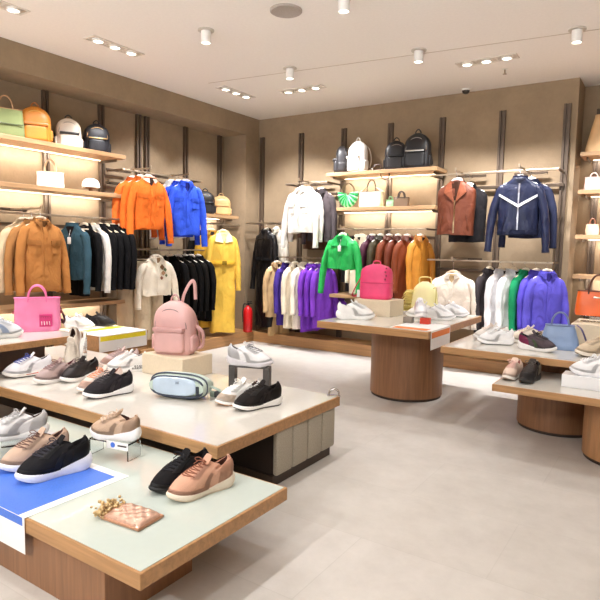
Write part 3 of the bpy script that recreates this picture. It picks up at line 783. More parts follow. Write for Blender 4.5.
bm = NB(); cyl(bm, -.36, -.06, 0, .025, .29, 48); new_obj('kick_plate', bm, M((48, 36, 28), .6), TE)
TF = table('lowest display table at the right edge on a round drum base', 'table', -1.01, 1.3, 3.93, 4.60, .50, .05, STONE_TOP)
bm = NB(); cyl(bm, -.335, .15, .025, .45, .30, 64); new_obj('drum_base', bm, wood((172, 126, 84), 'z', 'oak_drum'), TF)
bm = NB(); cyl(bm, -.335, .15, 0, .025, .29, 48); new_obj('kick_plate', bm, M((48, 36, 28), .6), TF)

def block(label, x0, x1, y0, y1, z0, z1, m=CREAM, bev=.004, kind='riser_block'):
    bm = NB(); box(bm, -(x1 - x0) / 2, (x1 - x0) / 2, -(y1 - y0) / 2, (y1 - y0) / 2, 0, z1 - z0, bev)
    o = new_obj(kind, bm, m, None, False, ((x0 + x1) / 2, (y0 + y1) / 2, z0 + .0004)); return tag(o, label, 'riser')
block('cream riser block under the pink backpack', -3.45, -3.01, 3.0, 3.325, .40, .555)
block('cream riser block under the hot pink bag by the green jacket', -2.66, -2.27, 5.0, 5.32, .75, .905)
block('cream riser block behind the blue handbag, under the orange handbag', -.70, -.10, 5.06, 5.50, .65, .83)

def sheet_card(label, kind, loc, rot, w, d, drop, edge, colr, back, bandh=None):
    # card lying on a table and folded down over its edge. local: fold line along x at y=0, lying part y>0, hanging part z<0
    t = thing(kind, label, 'sign card', loc, rot)
    bm = NB(); box(bm, -w / 2, w / 2, -.003, d, .0005, .0017); new_obj('lying_panel', bm, CARD, t, False)
    bm = NB(); box(bm, -w / 2, w / 2, -.0045, -.003, -drop, .0017); new_obj('hanging_panel', bm, CARD, t, False)
    if edge is not None:
        bm = NB(); box(bm, -w / 2 + edge, w / 2 - edge, -.0028, d - edge, .0017, .0022); new_obj('printed_panel', bm, colr, t, False)
    if bandh:
        bm = NB(); box(bm, -w / 2 + .014, w / 2 - .014, -.0052, -.0045, -bandh[1], -bandh[0]); new_obj('printed_band', bm, colr, t, False)
    return t
BLUEP = M((72, 118, 214), .45)
t = sheet_card('blue card with a white border folded over the front table edge', 'display_card', (-2.44, 1.2345, .30), 0,   .66, .52, .150, .045, BLUEP, CARD, (.0, .035))
YELP = M((240, 222, 40), .5)
t = sheet_card('white card with a yellow band hanging over the oak display box', 'display_card', (-4.44 + .001, 3.635, .54), 90, .57, .52, .155, None, YELP, CARD, (.008, .052))
bm = NB(); box(bm, -.28, .27, .30, .42, .0017, .0022); new_obj('printed_panel', bm, YELP, t, False)
ORP = M((236, 132, 60), .5)
t = sheet_card('white card with an orange band hanging over the corner of the drum table', 'display_card', (-1.625 + .001, 4.60, .75), 90, .46, .36, .155, None, ORP, CARD, (.014, .062))
bm = NB(); box(bm, -.23, -.12, .04, .34, .0017, .0022); new_obj('printed_panel', bm, ORP, t, False)

# ------------------------------------------------------------------ sneakers
OUT_O = [(0, 0), (.02, .075), (.10, .118), (.25, .118), (.42, .118), (.6, .15), (.74, .172), (.86, .146), (.955, .082), (1.0, .01)]
OUT_I = [(0, 0), (.02, -.075), (.10, -.112), (.25, -.104), (.42, -.098), (.6, -.14), (.74, -.168), (.88, -.130), (.965, -.066), (1.0, .01)]
def half_outline(tab, n):
    pts = smooth_path([(a, b, 0) for a, b in tab], 12)
    d = [0]
    for a, b in zip(pts, pts[1:]): d.append(d[-1] + (b - a).length)
    out = []
    for k in range(n + 1):
        s = d[-1] * k / n; i = 0
        while i < len(d) - 2 and d[i + 1] < s: i += 1
        u = (s - d[i]) / max(1e-9, d[i + 1] - d[i])
        out.append(pts[i].lerp(pts[i + 1], u))
    return out
NS = 22
OUTL = half_outline(OUT_O, NS)
OUTL = OUTL + half_outline(OUT_I, NS)[1:-1][::-1]        # closed loop, index 0 = heel, NS = toe tip
NT = len(OUTL)
SHOES = {}
def sneaker(label, loc, rot, upper, sole, lace=None, lining=(50, 40, 38), outs=None, heelc=None, toec=None, L=.32, chunk=1.0, wave=1.0, mat='knit', side=None, group=None, pitch=0, roll=0, low=1.0, tongue=None, logo=None, midst=None):
    e = Euler((R(roll), R(pitch), R(rot)), 'XYZ')
    t = thing('sneaker', label, 'shoe', loc, e, group)
    um = knit(upper) if mat == 'knit' else leather(upper, .45)
    sm = rubber(sole); outs = outs or tuple(c * .9 for c in sole)
    lace = lace or upper
    th_h, th_t = .040 * chunk, .024 * chunk
    def z0(x): return .022 * max(0, (x - .72) / .28) ** 2 + .012 * max(0, (.12 - x) / .12) ** 2
    def ztop(x):
        u = min(1, max(0, x)); s = u * u * (3 - 2 * u)
        return z0(x) + th_h + (th_t - th_h) * s + wave * .009 * math.sin(u * 9.0 + .4) * (1 - u * .6) + .010 * chunk * max(0, (.16 - u) / .16)
    def P(i, k, z): p = OUTL[i % NT]; c = Vector((.5, 0, 0)); q = c + (p - c) * k; return Vector(((q.x - .5) * L, q.y * L, z))
    # outsole, midsole
    bm = NB(); loft(bm, [[P(i, .96, z0(OUTL[i].x)) for i in range(NT)], [P(i, 1.0, z0(OUTL[i].x) + .003) for i in range(NT)], [P(i, 1.0, z0(OUTL[i].x) + .0075) for i in range(NT)]]); new_obj('outsole', bm, rubber(outs), t)
    bm = NB(); rings = []
    for f, k in ((.0, .985), (.12, 1.015), (.4, 1.03), (.72, 1.025), (.95, 1.0), (1.0, .975)):
        rg = []
        for i in range(NT):
            x = OUTL[i].x; a = z0(x) + .006; b = ztop(x)
            kk = k + .03 * chunk * max(0, (.2 - x) / .2) * (1 - abs(f - .45))
            rg.append(P(i, kk, a + (b - a) * f))
        rings.append(rg)
    loft(bm, rings); mid = new_obj('midsole', bm, sm, t)
    if midst:                                            # coloured stripe set into the rear side of the sole
        bm = NB(); rows = []
        for f in (.42, .62):
            rows.append([P(i, 1.036 + .03 * chunk * max(0, (.2 - OUTL[i % NT].x) / .2) * (1 - abs(f - .45)), z0(OUTL[i % NT].x) + .006 + (ztop(OUTL[i % NT].x) - z0(OUTL[i % NT].x) - .006) * f) for i in range(-12, 13)])
        loft(bm, rows, False, False, False); bmesh.ops.solidify(bm, geom=bm.faces[:], thickness=.001); new_obj('sole_stripe', bm, rubber(midst), mid)
    # upper
    cx, ca, cb = .228, .160, .066
    HH = .078 * low * L / .30
    col = []
    for i in range(NT):
        ph = PI * i / NS if i <= NS else -PI * (NT - i) / NS
        u = (1 - math.cos(ph)) / 2
        zc = .92 - .24 * math.sin(min(PI, u * PI)) ** 1.4 * (1 if u < .5 else .55) + .18 * max(0, u - .5)
        if abs(ph) < .5: zc += .12 * (1 - abs(ph) / .5)
        col.append(Vector(((cx - ca * math.cos(ph) - .5) * L, cb * math.sin(ph) * L * (1.0 if u < .6 else .9), zc * HH)))
    def S(i, tt):
        i0 = int(math.floor(i)); fr = i - i0
        def s1(q):
            q %= NT
            x = OUTL[q].x; b = P(q, .975, 0); zb = ztop(x) - .004
            fr_ = min(1, max(0, (x - .45) / .3)); g = tt ** (1.9 - .38 * fr_); hh = 1 - (1 - tt) ** (1.75 - .32 * fr_)
            zc = ztop(.15) + col[q].z
            wl = .012 * math.sin(tt * PI) * (1 if x > .3 else .4)
            v = Vector((b.x + (col[q].x - b.x) * g, b.y + (col[q].y - b.y) * g, zb + (zc - zb) * hh))
            sgn = 1 if b.y >= 0 else -1
            v.y += sgn * wl * min(1, abs(b.y) / .03) * .5
            if x < .2: v.x -= .006 * math.sin(tt * PI)
            return v
        a = s1(i0)
        return a if fr < 1e-6 else a.lerp(s1(i0 + 1), fr)
    K = 12
    bm = NB(); loft(bm, [[S(i, k / K) for i in range(NT)] for k in range(K + 1)] + [[S(i, 1.0) + Vector(((-.004 if False else 0), 0, .002)) + (Vector(((cx - .5) * L, 0, S(i, 1).z)) - S(i, 1)) * .10 for i in range(NT)]], True, False)
    up = new_obj('upper', bm, um, t)
    cc = Vector(((cx - .5) * L, 0, 0))
    bm = NB(); rings = []
    for f, zz in ((.10, .002), (.14, -.006), (.16, -.03), (.22, -.075 * low)):
        rings.append([Vector((S(i, 1).x + (cc.x - S(i, 1).x) * f, S(i, 1).y * (1 - f), max(ztop(.2) + .002, S(i, 1).z + zz))) for i in range(NT)])
    loft(bm, rings, False, True); new_obj('lining', bm, fab(lining), up)
    def overlay(name, i0, i1, t0, t1, mt, off=.0015, sub=2):
        bm = NB(); rows = []
        nn = (i1 - i0) * sub; kk = 6
        for k in range(kk + 1):
            rw = []
            for q in range(nn + 1):
                ii = i0 + q / sub; tt = t0 + (t1 - t0) * k / kk
                p = S(ii, tt); du = S(ii + .5, tt) - S(ii - .5, tt); dv = S(ii, min(1, tt + .04)) - S(ii, max(0, tt - .04))
                nrm = du.cross(dv)
                if nrm.length > 1e-9: nrm.normalize()
                o_ = p - Vector((cc.x + .04, 0, p.z - .02))
                if nrm.dot(o_) < 0: nrm = -nrm
                rw.append(p + nrm * off)
            rows.append(rw)
        loft(bm, rows, False, False, False)
        bmesh.ops.solidify(bm, geom=bm.faces[:], thickness=.0012)
        return new_obj(name, bm, mt, up)
    if heelc: overlay('heel_counter', -7, 7, .02, .72, leather(heelc, .4))
    if toec: overlay('toe_cap', NS - 7, NS + 7, .0, .34, leather(toec, .45))
    if side:
        overlay('side_stripe', NS - 11, NS - 8, .08, .78, leather(side, .4), .0022); overlay('side_stripe', NS + 8, NS + 11, .08, .78, leather(side, .4), .0022)
    overlay('mudguard', NS - 12, NS + 12, .0, .13, leather(tuple(c * .90 for c in upper), .5), .0014)
    overlay('collar_padding', -12, 12, .80, 1.0, um, .003)
    if not side:
        for a_ in (-1, 1):
            q0 = NS + a_ * 10 if a_ > 0 else NS - 12
            overlay('side_panel', q0, q0 + 2, .06, .62, leather(tuple(min(255, c * (.92 if c > 80 else 1.35)) for c in upper), .5), .0016)
    # eyestay, tongue, laces
    overlay('eyestay', NS - 6, NS - 3, .46, .93, leather(tuple(c * .93 for c in upper), .5), .0016)
    overlay('eyestay', NS + 3, NS + 6, .46, .93, leather(tuple(c * .93 for c in upper), .5), .0016)
    f = S(NS, 1.0)
    tg = tongue or upper
    bm = NB(); rings = []
    for k in range(6):
        u = k / 5
        c_ = Vector((f.x + .018 - .030 * u, 0, f.z - .012 + .040 * u)); w = .021 + .006 * math.sin(u * PI)
        rings.append([Vector((c_.x + (.0045 * math.sin(a)) + .006 * math.cos(a) ** 2, c_.y + w * math.cos(a), c_.z + .004 * math.sin(a))) for a in [2 * PI * j / 16 for j in range(16)]])
    loft(bm, rings); new_obj('tongue', bm, knit(tg), t)
    bm = NB(); lifts = .0045
    rows = [.50, .59, .68, .77, .86, .94]
    for q, tt in enumerate(rows):
        ww = 4.2
        a, b, c_ = S(NS - ww, tt), S(NS, tt), S(NS + ww, tt)
        l = Vector((0, 0, lifts))
        tube(bm, smooth_path([a + l * .7, b + l * 1.3, c_ + l * .7], 4), .0024, 6)
        if q + 1 < len(rows):
            d_ = S(NS + ww, rows[q + 1]); m_ = S(NS, (tt + rows[q + 1]) / 2)
            tube(bm, smooth_path([a + l * .7, m_ + l * 1.9, d_ + l * .7], 4), .0022, 6)
    b = S(NS, .93) + Vector((0, 0, .008))
    for s in (-1, 1):
        tube(bm, smooth_path([b, b + Vector((.012, s * .018, .014)), b + Vector((.024, s * .036, .010)), b + Vector((.022, s * .030, .0)), b + Vector((.004, s * .006, .001))], 5), .0021, 6)
        tube(bm, smooth_path([b, b + Vector((.020, s * .012, .004)), b + Vector((.040, s * .022, -.010))], 5), .0020, 6)
    bmesh.ops.create_uvsphere(bm, u_segments=8, v_segments=6, radius=.0048, matrix=Matrix.Translation(b))
    new_obj('laces', bm, fab(lace), t)
    h = S(0, 1.0)
    bm = NB(); tube(bm, smooth_path([h + Vector((-.001, 0, -.018)), h + Vector((-.006, 0, -.006)), h + Vector((-.003, 0, .005)), h + Vector((.004, 0, .001))], 4), .003, 6, True, 2.2)
    new_obj('heel_loop', bm, leather(heelc or tuple(c * .85 for c in upper), .5), t)
    if logo:
        p = S(NS + 11, .42); q = S(NS - 11, .42)
        for w_, p_ in ((1, p), (-1, q)):
            pass
    return t

WH = (240, 238, 236)
ZA, ZB, ZC, ZC2, ZD, ZE, ZF = .3005, .4005, .6505, .5405, .7505, .6505, .5005
# front table
sneaker('tan knit running shoe in the foreground, cream sole, toe to the viewer', (-1.712, 1.82, ZA), -106, (218, 168, 142), (232, 218, 198), (150, 98, 78), (74, 44, 36), (206, 186, 160), heelc=(212, 164, 136), L=.33, chunk=1.05)
sneaker('all black knit running shoe behind the tan one on the front table', (-1.85, 1.83, ZA), -97, (24, 22, 24), (20, 19, 20), (52, 52, 56), (12, 12, 12), (16, 16, 16), heelc=(18, 18, 20), L=.33, chunk=.85)
sneaker('black knit running shoe with thick white sole on the blue card', (-2.405, 1.555, ZA + .0025), -105, (30, 29, 32), (240, 240, 244), (64, 62, 70), (30, 28, 30), (226, 226, 230), heelc=(24, 23, 26), L=.34, chunk=1.35, wave=1.3)
sneaker('beige knit running shoe with white sole behind the black one on the blue card', (-2.60, 1.58, ZA + .0025), -99, (206, 176, 154), (240, 240, 244), (120, 92, 84), (84, 60, 56), (226, 226, 230), heelc=(206, 180, 162), L=.34, chunk=1.2)
t = thing('acrylic_riser', 'clear acrylic riser at the left edge under the grey white sneaker', 'riser', (-2.83, 1.62, ZA), -30)
for s in (-1, 1):
    bm = NB(); box(bm, s * .115 - .004, s * .115 + .004, -.07, .07, 0, .07, .001); new_obj('side_panel', bm, ACRYL, t, False)
bm = NB(); box(bm, -.119, .119, -.07, .07, .07, .078, .001); new_obj('top_panel', bm, ACRYL, t, False)
sneaker('pale grey white mesh sneaker at the left edge of the front table', (-2.83, 1.62, ZA + .079), -122, (222, 220, 218), (226, 226, 224), (200, 198, 198), (96, 76, 68), (206, 206, 206), heelc=(212, 210, 208), side=(206, 204, 204), L=.30, chunk=1.0)
t = thing('acrylic_riser', 'clear acrylic riser with a small blue and white label under the beige sneaker', 'riser', (-2.39, 1.895, ZA), 12)
for s in (-1, 1):
    bm = NB(); box(bm, s * .120 - .004, s * .120 + .004, -.05, .05, 0, .082, .001); new_obj('side_panel', bm, ACRYL, t, False)
bm = NB(); box(bm, -.124, .124, -.05, .05, .082, .090, .001); new_obj('top_panel', bm, ACRYL, t, False)
lb = None
bm = NB(); box(bm, -.01, .124, -.0525, -.0505, .055, .094, .0005); lb = new_obj('label', bm, CARD, t, False)
bm = NB(); cyl(bm, 0, 0, 0, .0008, .014, 20); q = new_obj('printed_dot', bm, BLUEP, lb, False, (.030, -.0526, .076), (R(90), 0, 0))
bm = NB(); box(bm, .06, .115, -.0533, -.0526, .072, .080); new_obj('printed_line', bm, M((60, 50, 50), .5), lb, False)
sneaker('beige sneaker with white sole on the clear acrylic riser', (-2.39, 1.895, ZA + .091), -160, (208, 178, 152), (242, 240, 238), (214, 190, 168), (70, 46, 40), (232, 230, 228), heelc=(204, 172, 144), L=.28, chunk=1.15)

# middle table
sneaker('white running shoe with red sole stripe and navy side lines at the left edge', (-4.02, 2.40, ZB), -112, (244, 242, 246), (240, 236, 230), (90, 100, 170), (34, 30, 30), (54, 48, 50), midst=(236, 128, 104), L=.34, chunk=1.2)
sneaker('mauve pink sneaker with white sole, left of the black heel', (-3.70, 2.42, ZB), -96, (184, 160, 156), (238, 234, 230), (150, 124, 124), (110, 50, 56), (226, 222, 218), heelc=(190, 168, 164), L=.32, chunk=1.15, mat='leather')
sneaker('black sneaker with white sole tucked behind the mauve one', (-3.62, 2.56, ZB), -88, (42, 36, 35), (238, 234, 230), (70, 62, 60), (30, 26, 26), (226, 222, 218), heelc=(46, 40, 40), L=.32, chunk=1.15, mat='leather')
sneaker('cream and peach sneaker behind the dark charcoal one', (-3.25, 2.46, ZB), -100, (236, 216, 204), (240, 236, 230), (226, 150, 110), (150, 100, 84), (230, 200, 180), side=(236, 176, 150), toec=(226, 190, 172), L=.33, chunk=1.0)
sneaker('charcoal knit sneaker with white sole at the middle of the second table', (-3.09, 2.40, ZB), -104, (46, 42, 46), (242, 240, 240), (84, 80, 84), (28, 26, 28), (70, 66, 66), heelc=(52, 50, 54), L=.34, chunk=1.15)
t = sneaker('white low sneaker with black lettering on its heel', (-3.58, 2.96, ZB), -124, (242, 240, 238), (244, 242, 240), (236, 234, 232), (60, 56, 56), (236, 232, 228), L=.32, chunk=1.3, mat='leather')
mid = [c for c in t.children if c.name.startswith('midsole')][0]
for sy in (1, -1):                                        # scribbled letters along the rear sides of the sole
    bm = NB()
    tube(bm, [(-.155 + k * .009, sy * .0400 * (.75 if k == 0 else 1), .0265 + .001 * (k % 2)) for k in range(12)], .0012, 5)
    for r_, n_ in ((0, 6), (1, 7)):
        for k in range(n_):
            x = -.155 + k * .018; z = .036 - r_ * .017; y = sy * .0405 * (.75 if k == 0 else 1)
            tube(bm, [(x, y, z - .009 * (1 - r_)), (x + .004, y, z + .012)], .0016, 5); tube(bm, [(x + .004, y, z + .012), (x + .010, y, z + .010), (x + .009, y, z)], .0016, 5)
            if (k + r_) % 2: tube(bm, [(x + .001, y, z + .005), (x + .010, y, z + .005)], .0016, 5)
    new_obj('lettering', bm, M((40, 38, 38), .6), mid)
sneaker('pale mauve sneaker beside the white lettered one, nearer the yellow card', (-3.78, 3.05, ZB), -116, (206, 182, 178), (228, 206, 194), (190, 164, 160), (60, 54, 54), (206, 170, 150), toec=(214, 176, 158), L=.32, chunk=.9, mat='leather')
t = thing('acrylic_wedge', 'clear acrylic slope holding up the steep white sneaker by the pink tote', 'riser', (-3.97, 2.78, ZB), -50)
bm = NB()
v = [bm.verts.new(p) for p in ((-.14, -.05, 0), (.12, -.05, 0), (-.14, -.05, .28), (-.14, .05, 0), (.12, .05, 0), (-.14, .05, .28))]
for f_ in ((0, 1, 2), (3, 5, 4), (0, 3, 4, 1), (1, 4, 5, 2), (2, 5, 3, 0)): bm.faces.new([v[i] for i in f_])
new_obj('slope', bm, ACRYL, t, False)
sneaker('white and cream sneaker standing steeply, toe down, right of the pink tote', (-3.94, 2.745, ZB + .150), -50, (240, 230, 216), (244, 240, 234), (236, 226, 212), (110, 84, 76), (236, 232, 226), heelc=(222, 204, 190), L=.32, chunk=1.0, pitch=57, mat='leather')
sneaker('white low sneaker with gum sole left of the black pair mate', (-2.30, 2.79, ZB), -112, (244, 242, 238), (236, 232, 226), (240, 238, 234), (90, 70, 60), (196, 140, 96), toec=(226, 208, 188), L=.33, chunk=.85, mat='leather')
sneaker('black knit sneaker with white sole near the right end of the second table', (-2.135, 2.775, ZB), -112, (34, 29, 28), (240, 238, 234), (62, 56, 54), (28, 24, 24), (60, 54, 50), heelc=(28, 25, 24), L=.34, chunk=1.05)
t = thing('shoe_stand', 'dark grey metal bench stand under the white sneaker', 'stand', (-2.47, 3.12, ZB), 22)
for s in (-1, 1):
    bm = NB(); box(bm, s * .125 - .022, s * .125 + .022, -.035, .035, 0, .152, .002); new_obj('stand_leg', bm, M((82, 78, 76), .45, .3), t, False)
bm = NB(); box(bm, -.147, .147, -.035, .035, .152, .164, .002); new_obj('stand_top', bm, M((82, 78, 76), .45, .3), t, False)
sneaker('white sneaker with grey laces on the dark grey bench stand', (-2.47, 3.12, ZB + .165), 20, (232, 230, 230), (214, 210, 214), (150, 148, 150), (110, 106, 108), (200, 198, 200), heelc=(222, 220, 220), L=.33, chunk=1.1, mat='leather')
t = thing('chrome_knob', 'small round chrome loop standing at the far right corner of the second table', 'knob', (-1.895, 3.31, ZB), 35)
bm = NB(); pts = [(.035 * math.cos(R(180 * i / 14)), 0, .004 + .045 * math.sin(R(180 * i / 14))) for i in range(15)]; tube(bm, pts, .007, 8, True, 2.2); new_obj('loop', bm, CHROME, t)
bm = NB(); box(bm, -.045, .045, -.018, .018, 0, .005, .002); new_obj('foot_plate', bm, CHROME, t)
# pink tote table and oak box
sneaker('white and blue sneaker cut off by the left edge in front of the pink tote', (-4.37, 2.40, ZC), 74, (236, 238, 242), (238, 238, 236), (214, 220, 230), (90, 90, 96), (220, 220, 220), side=(190, 206, 232), L=.32, chunk=1.3)
sneaker('black sneaker with white edging on the yellow card', (-4.95, 3.76, ZC2 + .003), 32, (40, 36, 36), (60, 54, 52), (90, 86, 84), (24, 22, 22), (236, 232, 230), L=.32, chunk=.8)
sneaker('white sneaker left of the black one on the yellow card', (-5.00, 3.55, ZC2 + .003), 32, (240, 238, 236), (242, 240, 238), (236, 234, 232), (120, 112, 108), (232, 230, 228), L=.30, chunk=.9, mat='leather')
# drum table
sneaker('white chunky sneaker at the left end of the drum table', (-2.455, 4.66, ZD), 34, (244, 244, 242), (246, 246, 244), (240, 240, 238), (170, 166, 162), (226, 226, 224), L=.35, chunk=1.3, mat='leather')
block('small grey block on the orange striped card under a white sneaker', -2.015, -1.935, 4.72, 4.78, ZD + .002, ZD + .055, M((132, 122, 112), .6), .002)
block('small red block beside the grey one on the orange striped card', -1.865, -1.785, 4.74, 4.80, ZD + .002, ZD + .055, M((206, 60, 36), .5), .002)
sneaker('white sneaker with pink lining raised on the small grey and red blocks', (-1.90, 4.83, ZD + .056), -60, (244, 242, 244), (244, 242, 240), (238, 236, 238), (226, 150, 170), (230, 230, 230), heelc=(236, 200, 206), L=.31, chunk=1.15, mat='leather')
sneaker('white flat sneaker in the middle right of the drum table', (-1.84, 5.14, ZD), 26, (244, 244, 244), (246, 246, 246), (240, 240, 240), (190, 190, 190), (228, 228, 226), L=.31, chunk=1.0, mat='leather')
sneaker('white flat sneaker at the back right edge of the drum table', (-1.83, 5.52, ZD), 26, (242, 242, 244), (244, 244, 246), (240, 240, 242), (90, 96, 100), (120, 130, 130), L=.31, chunk=.9, mat='leather')
sneaker('off white sneaker in front of the yellow bag on the drum table', (-2.02, 5.18, ZD), 200, (240, 236, 228), (240, 238, 232), (236, 232, 226), (206, 200, 190), (220, 216, 206), L=.30, chunk=1.1)
# long right table
sneaker('white and cream sneaker at the left end of the long right table', (-1.29, 4.90, ZE), 196, (242, 236, 230), (244, 242, 240), (236, 220, 206), (206, 160, 140), (220, 216, 210), L=0.278, chunk=1.0)
sneaker('white sneaker in front of its cream neighbour at the left of the long right table', (-1.20, 4.70, ZE), 200, (244, 244, 244), (246, 246, 246), (240, 240, 240), (180, 180, 180), (120, 120, 120), L=0.278, chunk=1.1, mat='leather')
sneaker('cream and gold sneaker behind the dark trail shoe on the long right table', (-1.00, 4.93, ZE), 190, (238, 226, 210), (242, 238, 230), (230, 214, 190), (180, 150, 120), (226, 214, 196), heelc=(226, 200, 160), L=0.296, chunk=1.0)
sneaker('grey and magenta running shoe left of the blue handbag', (-.86, 4.60, ZE), -6, (90, 78, 84), (240, 238, 236), (60, 56, 60), (40, 34, 38), (214, 210, 206), heelc=(156, 44, 92), L=0.278, chunk=1.1)
sneaker('beige sneaker at the right edge of the long right table', (-.46, 4.62, ZE), 200, (222, 202, 174), (238, 228, 212), (220, 200, 176), (150, 120, 96), (90, 76, 62), L=0.287, chunk=1.2)
# lowest right table
sneaker('pink cream sneaker facing the viewer on the lowest right table', (-.935, 4.18, ZF), -99, (232, 206, 188), (240, 234, 226), (240, 200, 190), (190, 120, 110), (160, 140, 124), side=(240, 220, 206), L=0.261, chunk=1.0)
sneaker('black and grey running shoe facing the viewer on the lowest right table', (-.815, 4.17, ZF), -99, (62, 56, 54), (44, 42, 42), (96, 90, 86), (34, 30, 30), (40, 38, 38), toec=(50, 46, 46), heelc=(150, 140, 120), L=0.278, chunk=1.1)
t = thing('shoe_display_box', 'clear box with a violet label under the white sneaker at the right edge', 'riser', (-.40, 4.22, ZF), 0)
bm = NB(); box(bm, -.21, .21, -.075, .075, 0, .085, .003); new_obj('box_body', bm, M((238, 238, 240), .15, 0, 0, 30, .01, coat=.5), t, False)
bm = NB(); box(bm, .05, .21, -.0775, -.0755, .028, .062, .0005); new_obj('label', bm, M((104, 46, 168), .4), t, False)
sneaker('white sneaker on the clear box at the right edge, toe to the left', (-.43, 4.22, ZF + .086), 183, (246, 246, 248), (246, 246, 248), (242, 242, 244), (180, 176, 190), (236, 236, 240), L=0.287, chunk=1.0, mat='leather')

# ------------------------------------------------------------------ bags
def rbox(bm, w, d, h, p=4.0, top=.5, n=36, z0=0, taper=1.0, cx=0, cy=0, k=14):
    rings = []
    for i in range(k + 1):
        u = i / k
        e = 1.0
        if u < .08: e = .90 + .10 * math.sin(u / .08 * PI / 2)
        if u > top: e = max(.02, (1 - ((u - top) / (1 - top)) ** 2.6)) ** .5 if top < 1 else 1
        s = 1 + (taper - 1) * u
        rings.append(sell(w / 2 * s * (e if e > .25 else .25), d / 2 * s * max(.35, e), z0 + h * (u if i < k else 1), n, p, cx, cy))
    loft(bm, rings); return bm

def backpack(label, loc, rot, color, w=.28, d=.15, h=.36, trim=None, zipc=(120, 110, 100), style='plain', mat=None, accent=None):
    t = thing('backpack', label, 'backpack', loc, rot)
    m = mat or leather(color, .42); tr = leather(trim or tuple(c * .7 for c in color), .4)
    bm = NB(); rbox(bm, w, d, h, 3.2, .55); body = new_obj('body', bm, m, t)
    bm = NB(); rbox(bm, w * .74, d * .42, h * .44, 3.6, .7, z0=h * .06, cy=-d * .45); pk = new_obj('front_pocket', bm, m, t)
    bm = NB(); box(bm, -w * .38, w * .38, -d * .72, -d * .30, h * .44, h * .52, .008); new_obj('pocket_flap', bm, tr, pk)
    bm = NB(); pts = []
    for i in range(21):
        a = PI * i / 20; pts.append((w * .40 * math.cos(a), -d * .40, h * .50 + h * .36 * math.sin(a)))
    tube(bm, pts, .0045, 6); new_obj('zipper', bm, metal(zipc, .4), t)
    bm = NB(); tube(bm, smooth_path([(-.032, 0, h * .96), (-.03, 0, h * 1.05), (0, 0, h * 1.12), (.03, 0, h * 1.05), (.032, 0, h * .96)], 5), .007, 8, True, 1.0); new_obj('top_handle', bm, tr, t)
    for s in (-1, 1):
        bm = NB(); tube(bm, smooth_path([(s * .06, d * .42, h * .90), (s * .10, d * .68, h * .74), (s * .135, d * .70, h * .42), (s * w * .53, d * .45, h * .14)], 6), .013, 8, True, .5); new_obj('shoulder_strap', bm, tr, t)
        bm = NB(); rbox(bm, .035, d * .6, h * .30, 3, .8, 20, h * .08, 1, s * w * .50, 0, 8); new_obj('side_pocket', bm, m, t)
    if accent:
        bm = NB(); box(bm, -w * .36, w * .36, -d * .74, -d * .715, h * .455, h * .495, .002); new_obj('metal_bar', bm, metal(accent, .3), pk)
    return t

def handbag(label, loc, rot, color, w=.34, d=.14, h=.24, flare=1.12, hcol=None, handle='double', hh=.12, mat=None, kind='handbag', logo=None, strap=None, cat='handbag'):
    t = thing(kind, label, cat, loc, rot)
    m = mat or leather(color, .42); hm = leather(hcol or tuple(c * .9 for c in color), .4)
    bm = NB(); k = 10; rings = []
    for i in range(k + 1):
        u = i / k; e = .93 + .07 * min(1, u / .12)
        ww = w / 2 * e * (1 + (1 / flare - 1) * u) ; dd = d / 2 * e * (1 - .45 * u)
        rings.append([Vector((p.x + nfold(p.x, u, w * 31, .004), p.y + nfold(p.y * 3 + p.x, u, h * 50, .006), p.z)) for p in sell(ww, dd, h * u, 40, 4.2)])
    w1 = w / 2 / flare
    rings.append(sell(w1 * .93, d * .25, h * 1.0, 40, 4.2)); rings.append(sell(w1 * .9, d * .22, h * .9, 40, 4.2))
    loft(bm, rings); body = new_obj('body', bm, m, t)
    bm = NB(); tube(bm, [(p.x * 1.01, p.y * 1.02, p.z) for p in sell(w1, d * .275, h, 30, 4.2)] + [Vector((w1 * 1.01, 0, h))], .004, 6); new_obj('rim', bm, hm, t)
    ys = (-1, 1) if handle == 'double' else (0,)
    for s in ys:
        bm = NB(); pts = [(w * .20 * math.cos(PI * i / 14), s * d * .27, h * .88 + (hh + h * .12) * math.sin(PI * i / 14) ** .8) for i in range(15)]
        tube(bm, pts, .0075, 8); hd = new_obj('handle', bm, hm, t)
    if logo: logo(t, body, w, d, h)
    if strap:
        bm = NB(); tube(bm, smooth_path(strap[0], 6), .009, 8, True, .35); new_obj('shoulder_strap', bm, leather(strap[1], .45), t)
    return t

# left wall bags
ZS1, ZS2 = 2.4205, 1.9705
t = handbag('sage green slouchy handbag with a tan handle on the top left shelf', (-5.60, 3.18, ZS1), 70, (124, 132, 88), .34, .17, .27, 1.15, (176, 136, 96), 'single', .13, fab((124, 132, 88)))
bm = NB(); box(bm, -.15, .15, -.088, -.074, .115, .125, .002); new_obj('seam', bm, leather((84, 92, 58)), t)
backpack('mustard orange leather backpack on the top left shelf', (-5.62, 3.50, ZS1), 62, (206, 130, 48), .30, .17, .36, (180, 106, 40), (226, 186, 110), accent=None)
backpack('off white backpack with black straps on the top left shelf', (-5.64, 3.90, ZS1), 62, (232, 220, 204), .26, .15, .32, (44, 40, 38), (170, 160, 150))
backpack('shiny black backpack with a brass bar on the top left shelf', (-5.64, 4.26, ZS1), 62, (38, 38, 44), .28, .16, .33, (28, 28, 32), (196, 160, 110), accent=(206, 166, 112))
handbag('small white tote with thin beige handles on the second left shelf', (-5.62, 3.66, ZS2), 64, (244, 242, 238), .27, .12, .17, 1.02, (222, 196, 160), 'double', .13)
t = thing('cap', 'white cap on a short wooden stand on the second left shelf', 'cap', (-5.62, 4.16, ZS2 + .056), 62)
